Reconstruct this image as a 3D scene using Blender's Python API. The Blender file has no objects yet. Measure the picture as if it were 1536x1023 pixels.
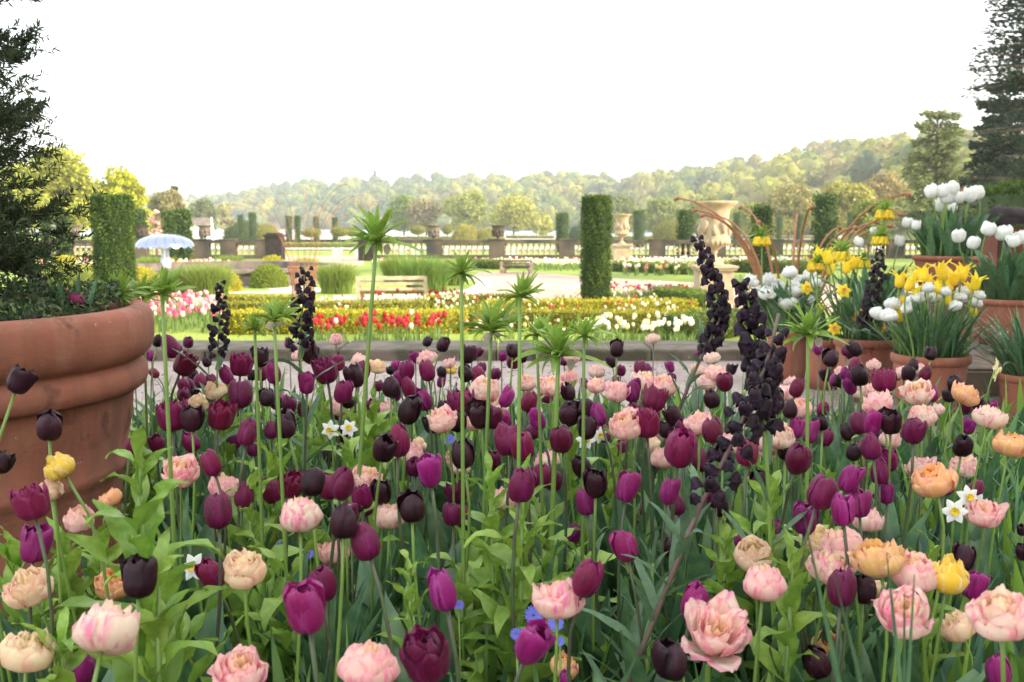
import bpy, math, random
import numpy as np
from mathutils import Vector, Matrix, noise as mnoise
R = math.radians
rnd = random.Random(7)
rng = np.random.default_rng(7)
sc = bpy.context.scene
col = sc.collection

# ---------------------------------------------------------------- camera, sky, sun, exposure
CZ = 1.15; F = 1493.0; PITCH = math.atan(176.5 / F)
cam_d = bpy.data.cameras.new('camera'); cam = bpy.data.objects.new('camera', cam_d); col.objects.link(cam)
cam.location = (0, 0, CZ); cam.rotation_euler = (R(90) - PITCH, 0, 0)
cam_d.lens = 35.0; cam_d.sensor_width = 36.0; cam_d.clip_start = 0.05; cam_d.clip_end = 6000
cam_d.dof.use_dof = True; cam_d.dof.focus_distance = 2.3; cam_d.dof.aperture_fstop = 8.0
sc.camera = cam
SUN_EL = R(24); SUN_AZ = R(113)     # azimuth clockwise from +Y (the view direction)
w = bpy.data.worlds.new('World'); sc.world = w; w.use_nodes = True
nt = w.node_tree; nt.nodes.clear()
sky = nt.nodes.new('ShaderNodeTexSky'); sky.sky_type = 'NISHITA'; sky.sun_disc = False
sky.sun_elevation = SUN_EL; sky.sun_rotation = SUN_AZ; sky.dust_density = 3.0; sky.air_density = 1.0
mx = nt.nodes.new('ShaderNodeMixRGB'); mx.inputs[0].default_value = 0.72; mx.inputs[2].default_value = (9.6, 9.7, 9.9, 1)
bg = nt.nodes.new('ShaderNodeBackground'); bg.inputs[1].default_value = 0.12
wo = nt.nodes.new('ShaderNodeOutputWorld')
nt.links.new(sky.outputs[0], mx.inputs[1]); nt.links.new(mx.outputs[0], bg.inputs[0]); nt.links.new(bg.outputs[0], wo.inputs[0])
sl = bpy.data.lights.new('sun', 'SUN'); sl.energy = 4.0; sl.angle = R(0.6); sl.color = (1.0, 0.86, 0.64)
so = bpy.data.objects.new('sun', sl); col.objects.link(so)
sdir = Vector((math.sin(SUN_AZ) * math.cos(SUN_EL), math.cos(SUN_AZ) * math.cos(SUN_EL), math.sin(SUN_EL)))
so.rotation_euler = sdir.to_track_quat('Z', 'Y').to_euler()
sc.view_settings.view_transform = 'Standard'; sc.view_settings.look = 'None'
sc.view_settings.exposure = 1.33; sc.view_settings.gamma = 1.0
sc.cycles.max_bounces = 8; sc.cycles.transparent_max_bounces = 8
sc.cycles.diffuse_bounces = 3; sc.cycles.volume_bounces = 1
sc.cycles.use_adaptive_sampling = True

# ---------------------------------------------------------------- helpers
_up = Vector((0, math.sin(PITCH), math.cos(PITCH))); _fw = Vector((0, math.cos(PITCH), -math.sin(PITCH)))
def ray(x, y):
    return _fw + Vector((1, 0, 0)) * ((x - 768) / F) + _up * ((511.5 - y) / F)
def at(x, y, d):
    r = ray(x, y); return Vector((0, 0, CZ)) + r * (d / r.y)
def G(x, y, z=-1.0):
    r = ray(x, y); return Vector((0, 0, CZ)) + r * ((z - CZ) / r.z)
def psize(px, d): return px * d / F

def mesh(name, V, Fc, mats=(), uv=None, vc=None, smooth=True, mi=None):
    me = bpy.data.meshes.new(name)
    V = np.asarray(V, dtype=np.float32).reshape(-1, 3)
    if isinstance(Fc, np.ndarray):
        n, k = Fc.shape
        me.vertices.add(len(V)); me.vertices.foreach_set('co', V.ravel())
        me.loops.add(n * k); me.loops.foreach_set('vertex_index', Fc.astype(np.int32).ravel())
        me.polygons.add(n); me.polygons.foreach_set('loop_start', np.arange(0, n * k, k, dtype=np.int32))
        me.polygons.foreach_set('loop_total', np.full(n, k, dtype=np.int32))
        me.update(calc_edges=True)
    else:
        me.from_pydata([tuple(map(float, v)) for v in V], [], Fc)
    li = np.zeros(len(me.loops), dtype=np.int32); me.loops.foreach_get('vertex_index', li)
    if uv is not None:
        l = me.uv_layers.new(name='UVMap'); l.data.foreach_set('uv', np.asarray(uv, dtype=np.float32)[li].ravel())
    if vc is not None:
        a = me.color_attributes.new('col', 'FLOAT_COLOR', 'POINT')
        c = np.ones((len(V), 4), dtype=np.float32); c[:, :3] = vc; a.data.foreach_set('color', c.ravel())
    for m in (mats if isinstance(mats, (list, tuple)) else [mats]): me.materials.append(m)
    if mi is not None: me.polygons.foreach_set('material_index', np.asarray(mi, dtype=np.int32))
    if smooth: me.polygons.foreach_set('use_smooth', np.ones(len(me.polygons), dtype=bool))
    me.update()
    return me

def obj(name, me, parent=None, loc=(0, 0, 0), rot=None, scale=None):
    o = bpy.data.objects.new(name, me); col.objects.link(o)
    o.location = loc
    if rot is not None:
        if isinstance(rot, Matrix): o.rotation_euler = rot.to_euler()
        else: o.rotation_euler = rot
    if scale is not None: o.scale = scale if hasattr(scale, '__len__') else (scale,) * 3
    if parent is not None: o.parent = parent
    return o
def tag(o, label=None, cat=None, group=None, kind=None):
    if label: o['label'] = label
    if cat: o['category'] = cat
    if group: o['group'] = group
    if kind: o['kind'] = kind
    return o
def empty(name, loc=(0, 0, 0), rz=0, label=None, cat=None, group=None):
    o = bpy.data.objects.new(name, None); col.objects.link(o); o.empty_display_size = .05
    o.location = loc; o.rotation_euler = (0, 0, rz)
    return tag(o, label, cat, group)
def copy_tree(o, parent=None):
    c = o.copy(); col.objects.link(c)
    if parent is not None: c.parent = parent
    for ch in o.children: copy_tree(ch, c)
    return c

class MB:
    def __init__(s): s.v = []; s.f = []; s.uv = []; s.m = []
    def add(s, V, Fc, uv=None, m=0):
        b = len(s.v); s.v += [tuple(p) for p in V]; s.f += [tuple(i + b for i in f) for f in Fc]
        s.uv += list(uv) if uv is not None else [(0, 0)] * len(V); s.m += [m] * len(Fc); return s
    def box(s, c, d, rz=0, m=0, rx=0, bev=0):
        x, y, z = [k / 2 for k in d]
        M = Matrix.Translation(c) @ Matrix.Rotation(rz, 4, 'Z') @ Matrix.Rotation(rx, 4, 'X')
        V = [M @ Vector((i * x, j * y, k * z)) for k in (-1, 1) for j in (-1, 1) for i in (-1, 1)]
        return s.add(V, [(0, 2, 3, 1), (4, 5, 7, 6), (0, 1, 5, 4), (2, 6, 7, 3), (0, 4, 6, 2), (1, 3, 7, 5)], m=m)
    def lathe(s, prof, n=24, c=(0, 0, 0), m=0, cap=True, wob=0):
        V = []; uv = []
        for (r, z) in prof:
            for i in range(n):
                a = 2 * math.pi * i / n
                rr = r * (1 + wob * math.sin(a * 12))
                V.append((c[0] + rr * math.cos(a), c[1] + rr * math.sin(a), c[2] + z)); uv.append((i / n, z))
        k = len(prof)
        Fc = [(j * n + i, j * n + (i + 1) % n, (j + 1) * n + (i + 1) % n, (j + 1) * n + i) for j in range(k - 1) for i in range(n)]
        if cap: Fc += [tuple(range(n))[::-1], tuple((k - 1) * n + i for i in range(n))]
        return s.add(V, Fc, uv, m)
    def tube(s, pts, rad, n=6, m=0, cap=True):
        pts = [Vector(p) for p in pts]; V = []
        if not hasattr(rad, '__len__'): rad = [rad] * len(pts)
        t0 = (pts[1] - pts[0]).normalized(); u = t0.orthogonal().normalized()
        for i, p in enumerate(pts):
            t = (pts[min(i + 1, len(pts) - 1)] - pts[max(i - 1, 0)]).normalized()
            u = (u - t * u.dot(t)).normalized(); w_ = t.cross(u)
            for k in range(n):
                a = 2 * math.pi * k / n; V.append(p + (u * math.cos(a) + w_ * math.sin(a)) * rad[i])
        L = len(pts)
        Fc = [(j * n + i, j * n + (i + 1) % n, (j + 1) * n + (i + 1) % n, (j + 1) * n + i) for j in range(L - 1) for i in range(n)]
        if cap: Fc += [tuple(range(n))[::-1], tuple((L - 1) * n + i for i in range(n))]
        return s.add(V, Fc, m=m)
    def grid(s, P, uvs=None, m=0):
        nu = len(P[0]); V = [p for r_ in P for p in r_]; nv = len(P)
        Fc = [(j * nu + i, j * nu + i + 1, (j + 1) * nu + i + 1, (j + 1) * nu + i) for j in range(nv - 1) for i in range(nu - 1)]
        uv = [(i / (nu - 1), j / (nv - 1)) for j in range(nv) for i in range(nu)]
        return s.add(V, Fc, uv, m)
    def mesh(s, name, mats, smooth=True): return mesh(name, s.v, s.f, mats, uv=s.uv, smooth=smooth, mi=s.m)
    def build(s, name, mats, parent=None, smooth=True, **k): return obj(name, s.mesh(name, mats, smooth), parent, **k)

def ramp(x, pts):
    for (a, b), (c, d) in zip(pts, pts[1:]):
        if x <= c: return b + (d - b) * (x - a) / max(c - a, 1e-9)
    return pts[-1][1]
def sstep(a, b, x):
    t = min(1, max(0, (x - a) / (b - a))); return t * t * (3 - 2 * t)

# ---------------------------------------------------------------- materials
def mat(name, c=(.5, .5, .5), rough=.6, var=0, c2=None, ns=5, nd=4, thr=(.4, .6), bump=None, trans=0, attr=False, spec=.5, metal=0, obj_space=True, hue=0):
    m = bpy.data.materials.new(name); m.use_nodes = True; t = m.node_tree; t.nodes.clear(); N = t.nodes.new; L = t.links.new
    out = N('ShaderNodeOutputMaterial'); p = N('ShaderNodeBsdfPrincipled')
    p.inputs['Roughness'].default_value = rough; p.inputs['Specular IOR Level'].default_value = spec; p.inputs['Metallic'].default_value = metal
    tc = N('ShaderNodeTexCoord')
    if attr:
        a = N('ShaderNodeAttribute'); a.attribute_name = 'col'; cur = a.outputs['Color']
    else:
        a = N('ShaderNodeRGB'); a.outputs[0].default_value = (*c, 1); cur = a.outputs[0]
    if c2:
        n = N('ShaderNodeTexNoise'); n.inputs['Scale'].default_value = ns; n.inputs['Detail'].default_value = nd
        L(tc.outputs['Object'], n.inputs['Vector'])
        mr = N('ShaderNodeMapRange'); mr.inputs[1].default_value = thr[0]; mr.inputs[2].default_value = thr[1]; L(n.outputs[0], mr.inputs[0])
        x = N('ShaderNodeMixRGB'); x.inputs[2].default_value = (*c2, 1); L(mr.outputs[0], x.inputs[0]); L(cur, x.inputs[1]); cur = x.outputs[0]
    if var or hue:
        oi = N('ShaderNodeObjectInfo'); hs = N('ShaderNodeHueSaturation')
        mr = N('ShaderNodeMapRange'); mr.inputs[3].default_value = 1 - var; mr.inputs[4].default_value = 1 + var; L(oi.outputs['Random'], mr.inputs[0]); L(mr.outputs[0], hs.inputs['Value'])
        if hue:
            ml = N('ShaderNodeMath'); ml.operation = 'MULTIPLY'; ml.inputs[1].default_value = 7.31; L(oi.outputs['Random'], ml.inputs[0])
            fr = N('ShaderNodeMath'); fr.operation = 'FRACT'; L(ml.outputs[0], fr.inputs[0])
            m2 = N('ShaderNodeMapRange'); m2.inputs[3].default_value = .5 - hue; m2.inputs[4].default_value = .5 + hue; L(fr.outputs[0], m2.inputs[0]); L(m2.outputs[0], hs.inputs['Hue'])
        L(cur, hs.inputs['Color']); cur = hs.outputs[0]
    L(cur, p.inputs['Base Color'])
    if bump:
        n = N('ShaderNodeTexNoise'); n.inputs['Scale'].default_value = bump[0]; n.inputs['Detail'].default_value = 5
        L(tc.outputs['Object'], n.inputs['Vector'])
        b = N('ShaderNodeBump'); b.inputs['Strength'].default_value = bump[1]; b.inputs['Distance'].default_value = bump[2] if len(bump) > 2 else .01
        L(n.outputs[0], b.inputs['Height']); L(b.outputs[0], p.inputs['Normal'])
    sh = p.outputs[0]
    if trans:
        tr = N('ShaderNodeBsdfTranslucent'); L(cur, tr.inputs[0]); ms = N('ShaderNodeMixShader'); ms.inputs[0].default_value = trans
        L(p.outputs[0], ms.inputs[1]); L(tr.outputs[0], ms.inputs[2]); sh = ms.outputs[0]
    L(sh, out.inputs[0])
    return m

def petal_mat(name, base, edge, stripe, rough=.4, sheen=.15, spec=.35, edge_lo=.55, inner=None, var=.15, hue=.01, speck=0, trans=.25, mixrand=None, sns=(9, 1.2)):
    """colour follows the petal itself: u across, v from base to tip"""
    m = bpy.data.materials.new(name); m.use_nodes = True; t = m.node_tree; t.nodes.clear(); N = t.nodes.new; L = t.links.new
    out = N('ShaderNodeOutputMaterial'); p = N('ShaderNodeBsdfPrincipled'); p.inputs['Roughness'].default_value = rough
    p.inputs['Sheen Weight'].default_value = sheen; p.inputs['Specular IOR Level'].default_value = spec
    uv = N('ShaderNodeUVMap'); sp = N('ShaderNodeSeparateXYZ'); L(uv.outputs[0], sp.inputs[0])
    oi = N('ShaderNodeObjectInfo')
    cur = None
    def rgb(c):
        a = N('ShaderNodeRGB'); a.outputs[0].default_value = (*c, 1); return a.outputs[0]
    def math_(op, a, b=None):
        n = N('ShaderNodeMath'); n.operation = op
        for i, q in enumerate((a, b)):
            if q is None: continue
            if isinstance(q, (int, float)): n.inputs[i].default_value = q
            else: L(q, n.inputs[i])
        return n.outputs[0]
    def mix(f, a, b):
        n = N('ShaderNodeMixRGB'); L(f, n.inputs[0]) if not isinstance(f, float) else None; L(a, n.inputs[1]); L(b, n.inputs[2]); return n.outputs[0]
    def mrange(v, a, b, c=0, d=1):
        n = N('ShaderNodeMapRange'); n.inputs[1].default_value = a; n.inputs[2].default_value = b; n.inputs[3].default_value = c; n.inputs[4].default_value = d; L(v, n.inputs[0]); return n.outputs[0]
    cb = rgb(base)
    if mixrand: cb = mix(mrange(oi.outputs['Random'], .15, .85), cb, rgb(mixrand))
    # streak noise stretched along the petal, shifted per petal and per flower
    mp = N('ShaderNodeCombineXYZ'); L(math_('MULTIPLY', sp.outputs[0], sns[0]), mp.inputs[0]); L(math_('MULTIPLY', sp.outputs[1], sns[1]), mp.inputs[1])
    tc = N('ShaderNodeTexCoord'); va = N('ShaderNodeVectorMath'); va.operation = 'ADD'
    sc_ = N('ShaderNodeVectorMath'); sc_.operation = 'SCALE'; sc_.inputs[3].default_value = 1.3; L(tc.outputs['Object'], sc_.inputs[0])
    L(mp.outputs[0], va.inputs[0]); L(sc_.outputs[0], va.inputs[1])
    v2 = N('ShaderNodeVectorMath'); v2.operation = 'ADD'; cx = N('ShaderNodeCombineXYZ'); L(math_('MULTIPLY', oi.outputs['Random'], 37.0), cx.inputs[2]); L(va.outputs[0], v2.inputs[0]); L(cx.outputs[0], v2.inputs[1])
    ns = N('ShaderNodeTexNoise'); ns.inputs['Scale'].default_value = 1.0; ns.inputs['Detail'].default_value = 3; L(v2.outputs[0], ns.inputs['Vector'])
    eu = math_('ABSOLUTE', math_('SUBTRACT', math_('MULTIPLY', sp.outputs[0], 2.0), 1.0))
    edgef = math_('MAXIMUM', eu, mrange(sp.outputs[1], .7, 1.0))
    edgef = math_('ADD', edgef, math_('SUBTRACT', math_('MULTIPLY', ns.outputs[0], .9), .45))
    cur = mix(mrange(edgef, edge_lo, 1.05), cb, rgb(edge))
    cur = mix(mrange(ns.outputs[0], .52, .68), cur, rgb(stripe))
    if inner:   # the flower's heart has its own colour
        ob = N('ShaderNodeSeparateXYZ'); L(tc.outputs['Object'], ob.inputs[0])
        ln = N('ShaderNodeVectorMath'); ln.operation = 'LENGTH'; c3 = N('ShaderNodeCombineXYZ'); L(ob.outputs[0], c3.inputs[0]); L(ob.outputs[1], c3.inputs[1]); L(c3.outputs[0], ln.inputs[0])
        cur = mix(mrange(ln.outputs['Value'], .40, .12, 0, .8), cur, rgb(inner))
    hs = N('ShaderNodeHueSaturation'); L(mrange(oi.outputs['Random'], 0, 1, 1 - var, 1 + var), hs.inputs['Value'])
    L(mrange(math_('FRACT', math_('MULTIPLY', oi.outputs['Random'], 5.77)), 0, 1, .5 - hue, .5 + hue), hs.inputs['Hue']); L(cur, hs.inputs['Color']); cur = hs.outputs[0]
    if speck:
        vo = N('ShaderNodeTexVoronoi'); vo.inputs['Scale'].default_value = 26; L(v2.outputs[0], vo.inputs['Vector']); vo2 = N('ShaderNodeTexVoronoi'); vo2.inputs['Scale'].default_value = 17; L(tc.outputs['Object'], vo2.inputs['Vector'])
        cur = mix(mrange(vo2.outputs['Distance'], .13, .06, 0, speck), cur, rgb((.6, .35, .5)))
    L(cur, p.inputs['Base Color'])
    b = N('ShaderNodeBump'); b.inputs['Strength'].default_value = .25; b.inputs['Distance'].default_value = .02
    mp2 = N('ShaderNodeCombineXYZ'); L(math_('MULTIPLY', sp.outputs[0], 40.0), mp2.inputs[0]); L(math_('MULTIPLY', sp.outputs[1], 2.0), mp2.inputs[1])
    n2 = N('ShaderNodeTexNoise'); n2.inputs['Scale'].default_value = 1; L(mp2.outputs[0], n2.inputs['Vector']); L(n2.outputs[0], b.inputs['Height']); L(b.outputs[0], p.inputs['Normal'])
    tr = N('ShaderNodeBsdfTranslucent'); L(cur, tr.inputs[0]); ms = N('ShaderNodeMixShader'); ms.inputs[0].default_value = trans
    L(p.outputs[0], ms.inputs[1]); L(tr.outputs[0], ms.inputs[2]); L(ms.outputs[0], out.inputs[0])
    return m

M = {}
M['black'] = petal_mat('near_black_petal', (.026, .005, .011), (.009, .003, .006), (.045, .007, .019), rough=.42, var=.35, trans=.06, sheen=0, spec=.28)
M['purple'] = petal_mat('plum_petal', (.165, .004, .046), (.25, .016, .12), (.09, .003, .024), rough=.38, spec=.3, sheen=.05, var=.35, hue=.015, speck=.5, trans=.25)
M['violet'] = petal_mat('magenta_petal', (.28, .010, .135), (.42, .06, .28), (.18, .005, .08), rough=.38, spec=.3, sheen=.05, var=.25, hue=.015, speck=.5, trans=.3)
M['pink'] = petal_mat('peach_pink_petal', (.96, .86, .68), (.94, .48, .52), (.93, .30, .46), edge_lo=.5, rough=.5, inner=(.98, .80, .46), mixrand=(.96, .72, .62), var=.04, hue=.012, sns=(4, 1.0), trans=.5)
M['cream'] = petal_mat('cream_petal', (.95, .80, .54), (.92, .54, .46), (.93, .66, .42), edge_lo=.6, sns=(4, 1), rough=.5, inner=(.98, .86, .52), var=.04, trans=.5)
M['orange'] = petal_mat('apricot_petal', (.92, .54, .22), (.90, .40, .34), (.92, .68, .36), edge_lo=.6, rough=.5, inner=(.95, .48, .07), var=.05, trans=.35)
M['yellow'] = petal_mat('yellow_petal', (.90, .60, .05), (.90, .74, .30), (.90, .80, .50), edge_lo=.8, rough=.5, var=.06, trans=.35)
M['lily_yellow'] = petal_mat('bright_yellow_petal', (.92, .72, .03), (.93, .78, .06), (.90, .60, .02), rough=.45, var=.06, trans=.35)
M['white'] = petal_mat('white_petal', (.86, .87, .82), (.90, .90, .88), (.78, .82, .70), rough=.5, var=.04, trans=.35, hue=0)
M['blue'] = petal_mat('blue_petal', (.16, .15, .62), (.26, .28, .80), (.12, .10, .5), rough=.5, var=.1, trans=.2)
M['bell'] = petal_mat('fritillary_bell', (.012, .005, .012), (.024, .012, .028), (.022, .006, .011), rough=.5, var=.35, trans=.04, sheen=0, spec=.25)
M['leaf'] = mat('tulip_leaf', (.06, .14, .065), rough=.38, var=.3, hue=.015, c2=(.10, .20, .08), ns=14, trans=.25, bump=(60, .15, .002))
M['leaf_bright'] = mat('lily_leaf', (.19, .33, .045), rough=.4, var=.2, hue=.012, c2=(.25, .39, .06), ns=9, trans=.3, bump=(50, .15, .002))
M['leaf_crown'] = mat('crown_leaf', (.21, .35, .05), rough=.45, var=.15, c2=(.28, .42, .08), ns=12, trans=.35)
M['leaf_blue'] = mat('fritillary_leaf', (.085, .17, .085), rough=.5, var=.15, c2=(.12, .21, .10), ns=9, trans=.3)
M['leaf_attr'] = mat('leaf_mixed', attr=True, rough=.5, trans=.3)
M['foliage_attr'] = mat('foliage', attr=True, rough=.65, trans=.25, spec=.25)
M['stem'] = mat('green_stem', (.16, .27, .05), rough=.45, var=.15)
M['stem_dark'] = mat('purplish_stem', (.075, .075, .045), rough=.45, var=.2, c2=(.08, .12, .05), ns=20)
M['stem_frit'] = mat('brown_purple_stem', (.16, .085, .085), rough=.5, c2=(.13, .10, .07), ns=15)
M['dry'] = mat('withered_bell', (.42, .38, .28), rough=.7, trans=.3)
M['bark'] = mat('bark', (.10, .07, .05), rough=.9, c2=(.16, .12, .09), ns=8, bump=(12, .6, .05))
M['terra'] = None
def terra():
    m = bpy.data.materials.new('terracotta'); m.use_nodes = True; t = m.node_tree; p = t.nodes['Principled BSDF']; N = t.nodes.new; L = t.links.new
    tc = N('ShaderNodeTexCoord'); oi = N('ShaderNodeObjectInfo'); cur = None
    def noise_(scale, detail, stretch=(1, 1, 1)):
        mp = N('ShaderNodeMapping'); mp.inputs['Scale'].default_value = stretch; L(tc.outputs['Object'], mp.inputs['Vector'])
        n = N('ShaderNodeTexNoise'); n.inputs['Scale'].default_value = scale; n.inputs['Detail'].default_value = detail; n.inputs['Roughness'].default_value = .65; L(mp.outputs[0], n.inputs['Vector']); return n.outputs[0]
    def lay(a, c, f, lo, hi, amt):
        mr = N('ShaderNodeMapRange'); mr.inputs[1].default_value = lo; mr.inputs[2].default_value = hi; mr.inputs[4].default_value = amt; L(f, mr.inputs[0])
        x = N('ShaderNodeMixRGB'); L(mr.outputs[0], x.inputs[0]); L(a, x.inputs[1]); x.inputs[2].default_value = (*c, 1); return x.outputs[0]
    a = N('ShaderNodeRGB'); a.outputs[0].default_value = (.27, .095, .055, 1); cur = a.outputs[0]
    cur = lay(cur, (.36, .155, .10), noise_(2.2, 6), .4, .65, .9)
    cur = lay(cur, (.40, .24, .17), noise_(5, 10, (1, 1, .35)), .52, .70, .7)
    cur = lay(cur, (.10, .030, .020), noise_(7, 8, (1, 1, .8)), .60, .67, .75)
    cur = lay(cur, (.12, .06, .04), noise_(3, 9, (1, 1, .15)), .58, .72, .6)
    cur = lay(cur, (.55, .42, .34), noise_(40, 3), .70, .74, .6)
    L(cur, p.inputs['Base Color']); p.inputs['Roughness'].default_value = .8; p.inputs['Specular IOR Level'].default_value = .3
    b = N('ShaderNodeBump'); b.inputs['Strength'].default_value = .45; b.inputs['Distance'].default_value = .004; L(noise_(45, 8, (1, 1, 2)), b.inputs['Height']); L(b.outputs[0], p.inputs['Normal'])
    return m
M['terra'] = terra()
M['soil'] = mat('soil', (.018, .013, .009), rough=.95, c2=(.04, .03, .02), ns=30, bump=(40, 1, .02))
M['stone'] = mat('pale_stone', (.50, .39, .26), rough=.85, c2=(.38, .29, .19), ns=3, nd=8, bump=(18, .4, .01))
M['stone_dark'] = mat('weathered_stone', (.11, .08, .06), rough=.9, c2=(.04, .035, .035), ns=.8, nd=8, thr=(.4, .6), bump=(10, .5, .02))
M['stone_grey'] = mat('grey_stone', (.145, .115, .088), rough=.9, c2=(.06, .055, .03), ns=5, nd=8, bump=(25, .7, .01))
M['baluster'] = mat('cream_baluster', (.50, .40, .27), rough=.85, c2=(.3, .22, .15), ns=6)
M['slab'] = mat('basin_stone', (.22, .17, .14), rough=.9, c2=(.12, .10, .085), ns=2, nd=6, bump=(10, .5, .02))
M['wood'] = mat('bench_oak', (.60, .47, .31), rough=.8, c2=(.45, .34, .22), ns=6, bump=(30, .3, .004))
M['wood_grey'] = mat('grey_plank', (.20, .155, .11), rough=.85, c2=(.12, .09, .065), ns=7, nd=6, bump=(40, .5, .004))
M['rust'] = mat('rusty_steel', (.36, .16, .075), rough=.75, c2=(.30, .12, .06), ns=12, metal=.1)
M['silver'] = mat('mirror_steel', (.30, .34, .42), rough=.16, metal=1)
M['white_paint'] = mat('white_statue', (.80, .82, .86), rough=.5)
M['dark_metal'] = mat('dark_lid', (.022, .018, .018), rough=.85, spec=.2, c2=(.04, .03, .028), ns=6, bump=(20, .3, .01))
M['redbrick'] = mat('red_brown_clay', (.13, .034, .02), rough=.8, c2=(.19, .06, .035), ns=5)
M['mint'] = mat('mint_paint', (.42, .60, .48), rough=.6)

# ---------------------------------------------------------------- setting: ground sheets
def ground_z(y):
    if y < 62: return -1.0
    if y < 80: return -1.0 - 1.0 * sstep(62, 80, y)
    return -2.0 - 1.2 * sstep(80, 330, y)
def ground_mat():
    m = bpy.data.materials.new('lawn'); m.use_nodes = True; t = m.node_tree; p = t.nodes['Principled BSDF']; N = t.nodes.new; L = t.links.new
    tc = N('ShaderNodeTexCoord')
    a = N('ShaderNodeTexNoise'); a.inputs['Scale'].default_value = .35; a.inputs['Detail'].default_value = 6; L(tc.outputs['Object'], a.inputs['Vector'])
    b = N('ShaderNodeTexNoise'); b.inputs['Scale'].default_value = 14; b.inputs['Detail'].default_value = 8; L(tc.outputs['Object'], b.inputs['Vector'])
    c = N('ShaderNodeValToRGB'); c.color_ramp.elements[0].position = .35; c.color_ramp.elements[0].color = (.20, .28, .035, 1); c.color_ramp.elements[1].position = .7; c.color_ramp.elements[1].color = (.34, .42, .06, 1)
    L(a.outputs[0], c.inputs[0]); x = N('ShaderNodeMixRGB'); x.blend_type = 'MULTIPLY'; x.inputs[0].default_value = .7
    c2 = N('ShaderNodeValToRGB'); c2.color_ramp.elements[0].position = .3; c2.color_ramp.elements[0].color = (.5, .55, .4, 1); c2.color_ramp.elements[1].position = .65
    L(b.outputs[0], c2.inputs[0]); L(c.outputs[0], x.inputs[1]); L(c2.outputs[0], x.inputs[2]); L(x.outputs[0], p.inputs['Base Color'])
    p.inputs['Roughness'].default_value = .9
    bu = N('ShaderNodeBump'); bu.inputs['Distance'].default_value = .05; L(b.outputs[0], bu.inputs['Height']); L(bu.outputs[0], p.inputs['Normal'])
    return m
M['lawn'] = ground_mat()
def gravel_mat(name, cA, cB, scale, bump=.6):
    m = bpy.data.materials.new(name); m.use_nodes = True; t = m.node_tree; p = t.nodes['Principled BSDF']; N = t.nodes.new; L = t.links.new
    tc = N('ShaderNodeTexCoord'); v = N('ShaderNodeTexVoronoi'); v.inputs['Scale'].default_value = scale; L(tc.outputs['Object'], v.inputs['Vector'])
    n = N('ShaderNodeTexNoise'); n.inputs['Scale'].default_value = 1.3; n.inputs['Detail'].default_value = 6; L(tc.outputs['Object'], n.inputs['Vector'])
    g = N('ShaderNodeRGBToBW'); L(v.outputs['Color'], g.inputs[0])
    x = N('ShaderNodeMixRGB'); x.inputs[1].default_value = (*cA, 1); x.inputs[2].default_value = (*cB, 1); L(g.outputs[0], x.inputs[0])
    y = N('ShaderNodeMixRGB'); y.blend_type = 'MULTIPLY'; y.inputs[0].default_value = .5; L(x.outputs[0], y.inputs[1])
    c = N('ShaderNodeValToRGB'); c.color_ramp.elements[0].position = .35; c.color_ramp.elements[0].color = (.5, .47, .42, 1); c.color_ramp.elements[1].position = .6; L(n.outputs[0], c.inputs[0]); L(c.outputs[0], y.inputs[2])
    L(y.outputs[0], p.inputs['Base Color']); p.inputs['Roughness'].default_value = .95
    b = N('ShaderNodeBump'); b.inputs['Strength'].default_value = bump; b.inputs['Distance'].default_value = .01; L(v.outputs['Distance'], b.inputs['Height']); L(b.outputs[0], p.inputs['Normal'])
    return m
M['gravel'] = gravel_mat('gravel', (.26, .21, .19), (.40, .33, .30), 55)
M['path'] = gravel_mat('pinkish_path', (.48, .33, .25), (.56, .40, .31), 30, .3)
M['path_pale'] = gravel_mat('pale_path', (.62, .56, .48), (.70, .62, .52), 30, .3)

def sheet(name, ys, xw, zf, m, kind='structure', nx=2):
    P = [[(-xw(y) + 2 * xw(y) * i / nx, y, zf(y)) for i in range(nx + 1)] for y in ys]
    o = MB().grid(P).build(name, m); tag(o, kind=kind); return o
sheet('ground', [8.98, 20, 40, 62, 66, 70, 75, 80, 120, 200, 330, 600, 1200, 4500], lambda y: 60 + y * 1.6, lambda y: ground_z(y), M['lawn'])
o = MB().grid([[(-30, -20, 0), (30, -20, 0)], [(-30, 8.3, 0), (30, 8.3, 0)]]).build('gravel_terrace', M['gravel']); tag(o, kind='structure')

# planting bed: soil slightly mounded
P = []
for j in range(24):
    y = .2 + j * (4.9 / 23); row = []
    for i in range(40):
        x = -3.6 + i * 7.2 / 39
        e = min(1, (y - .2) / .2, (5.1 - y) / .15 if y > 4.9 else 9, (3.6 - abs(x)) / .2)
        row.append((x, y, .012 + .05 * max(0, e) + .02 * mnoise.noise((x * 4, y * 4, 0))))
    P.append(row)
tag(MB().grid(P).build('flower_bed_soil', M['soil']), kind='structure')

# low ledge at the terrace edge, with blocks
b = MB(); x = -16
while x < 16:
    L_ = 1.25 + rnd.uniform(-.15, .2)
    b.box((x + L_ / 2, 8.63 + rnd.uniform(-.006, .006), -.45 + rnd.uniform(-.004, .004)), (L_ - .012, .66, 1.1)); x += L_
led = b.mesh('terrace_ledge', M['stone_grey'], False)
o = obj('terrace_ledge', led); tag(o, 'long low grey stone ledge edging the gravel terrace', 'ledge')
md = o.modifiers.new('bev', 'BEVEL'); md.width = .02; md.segments = 2

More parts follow.
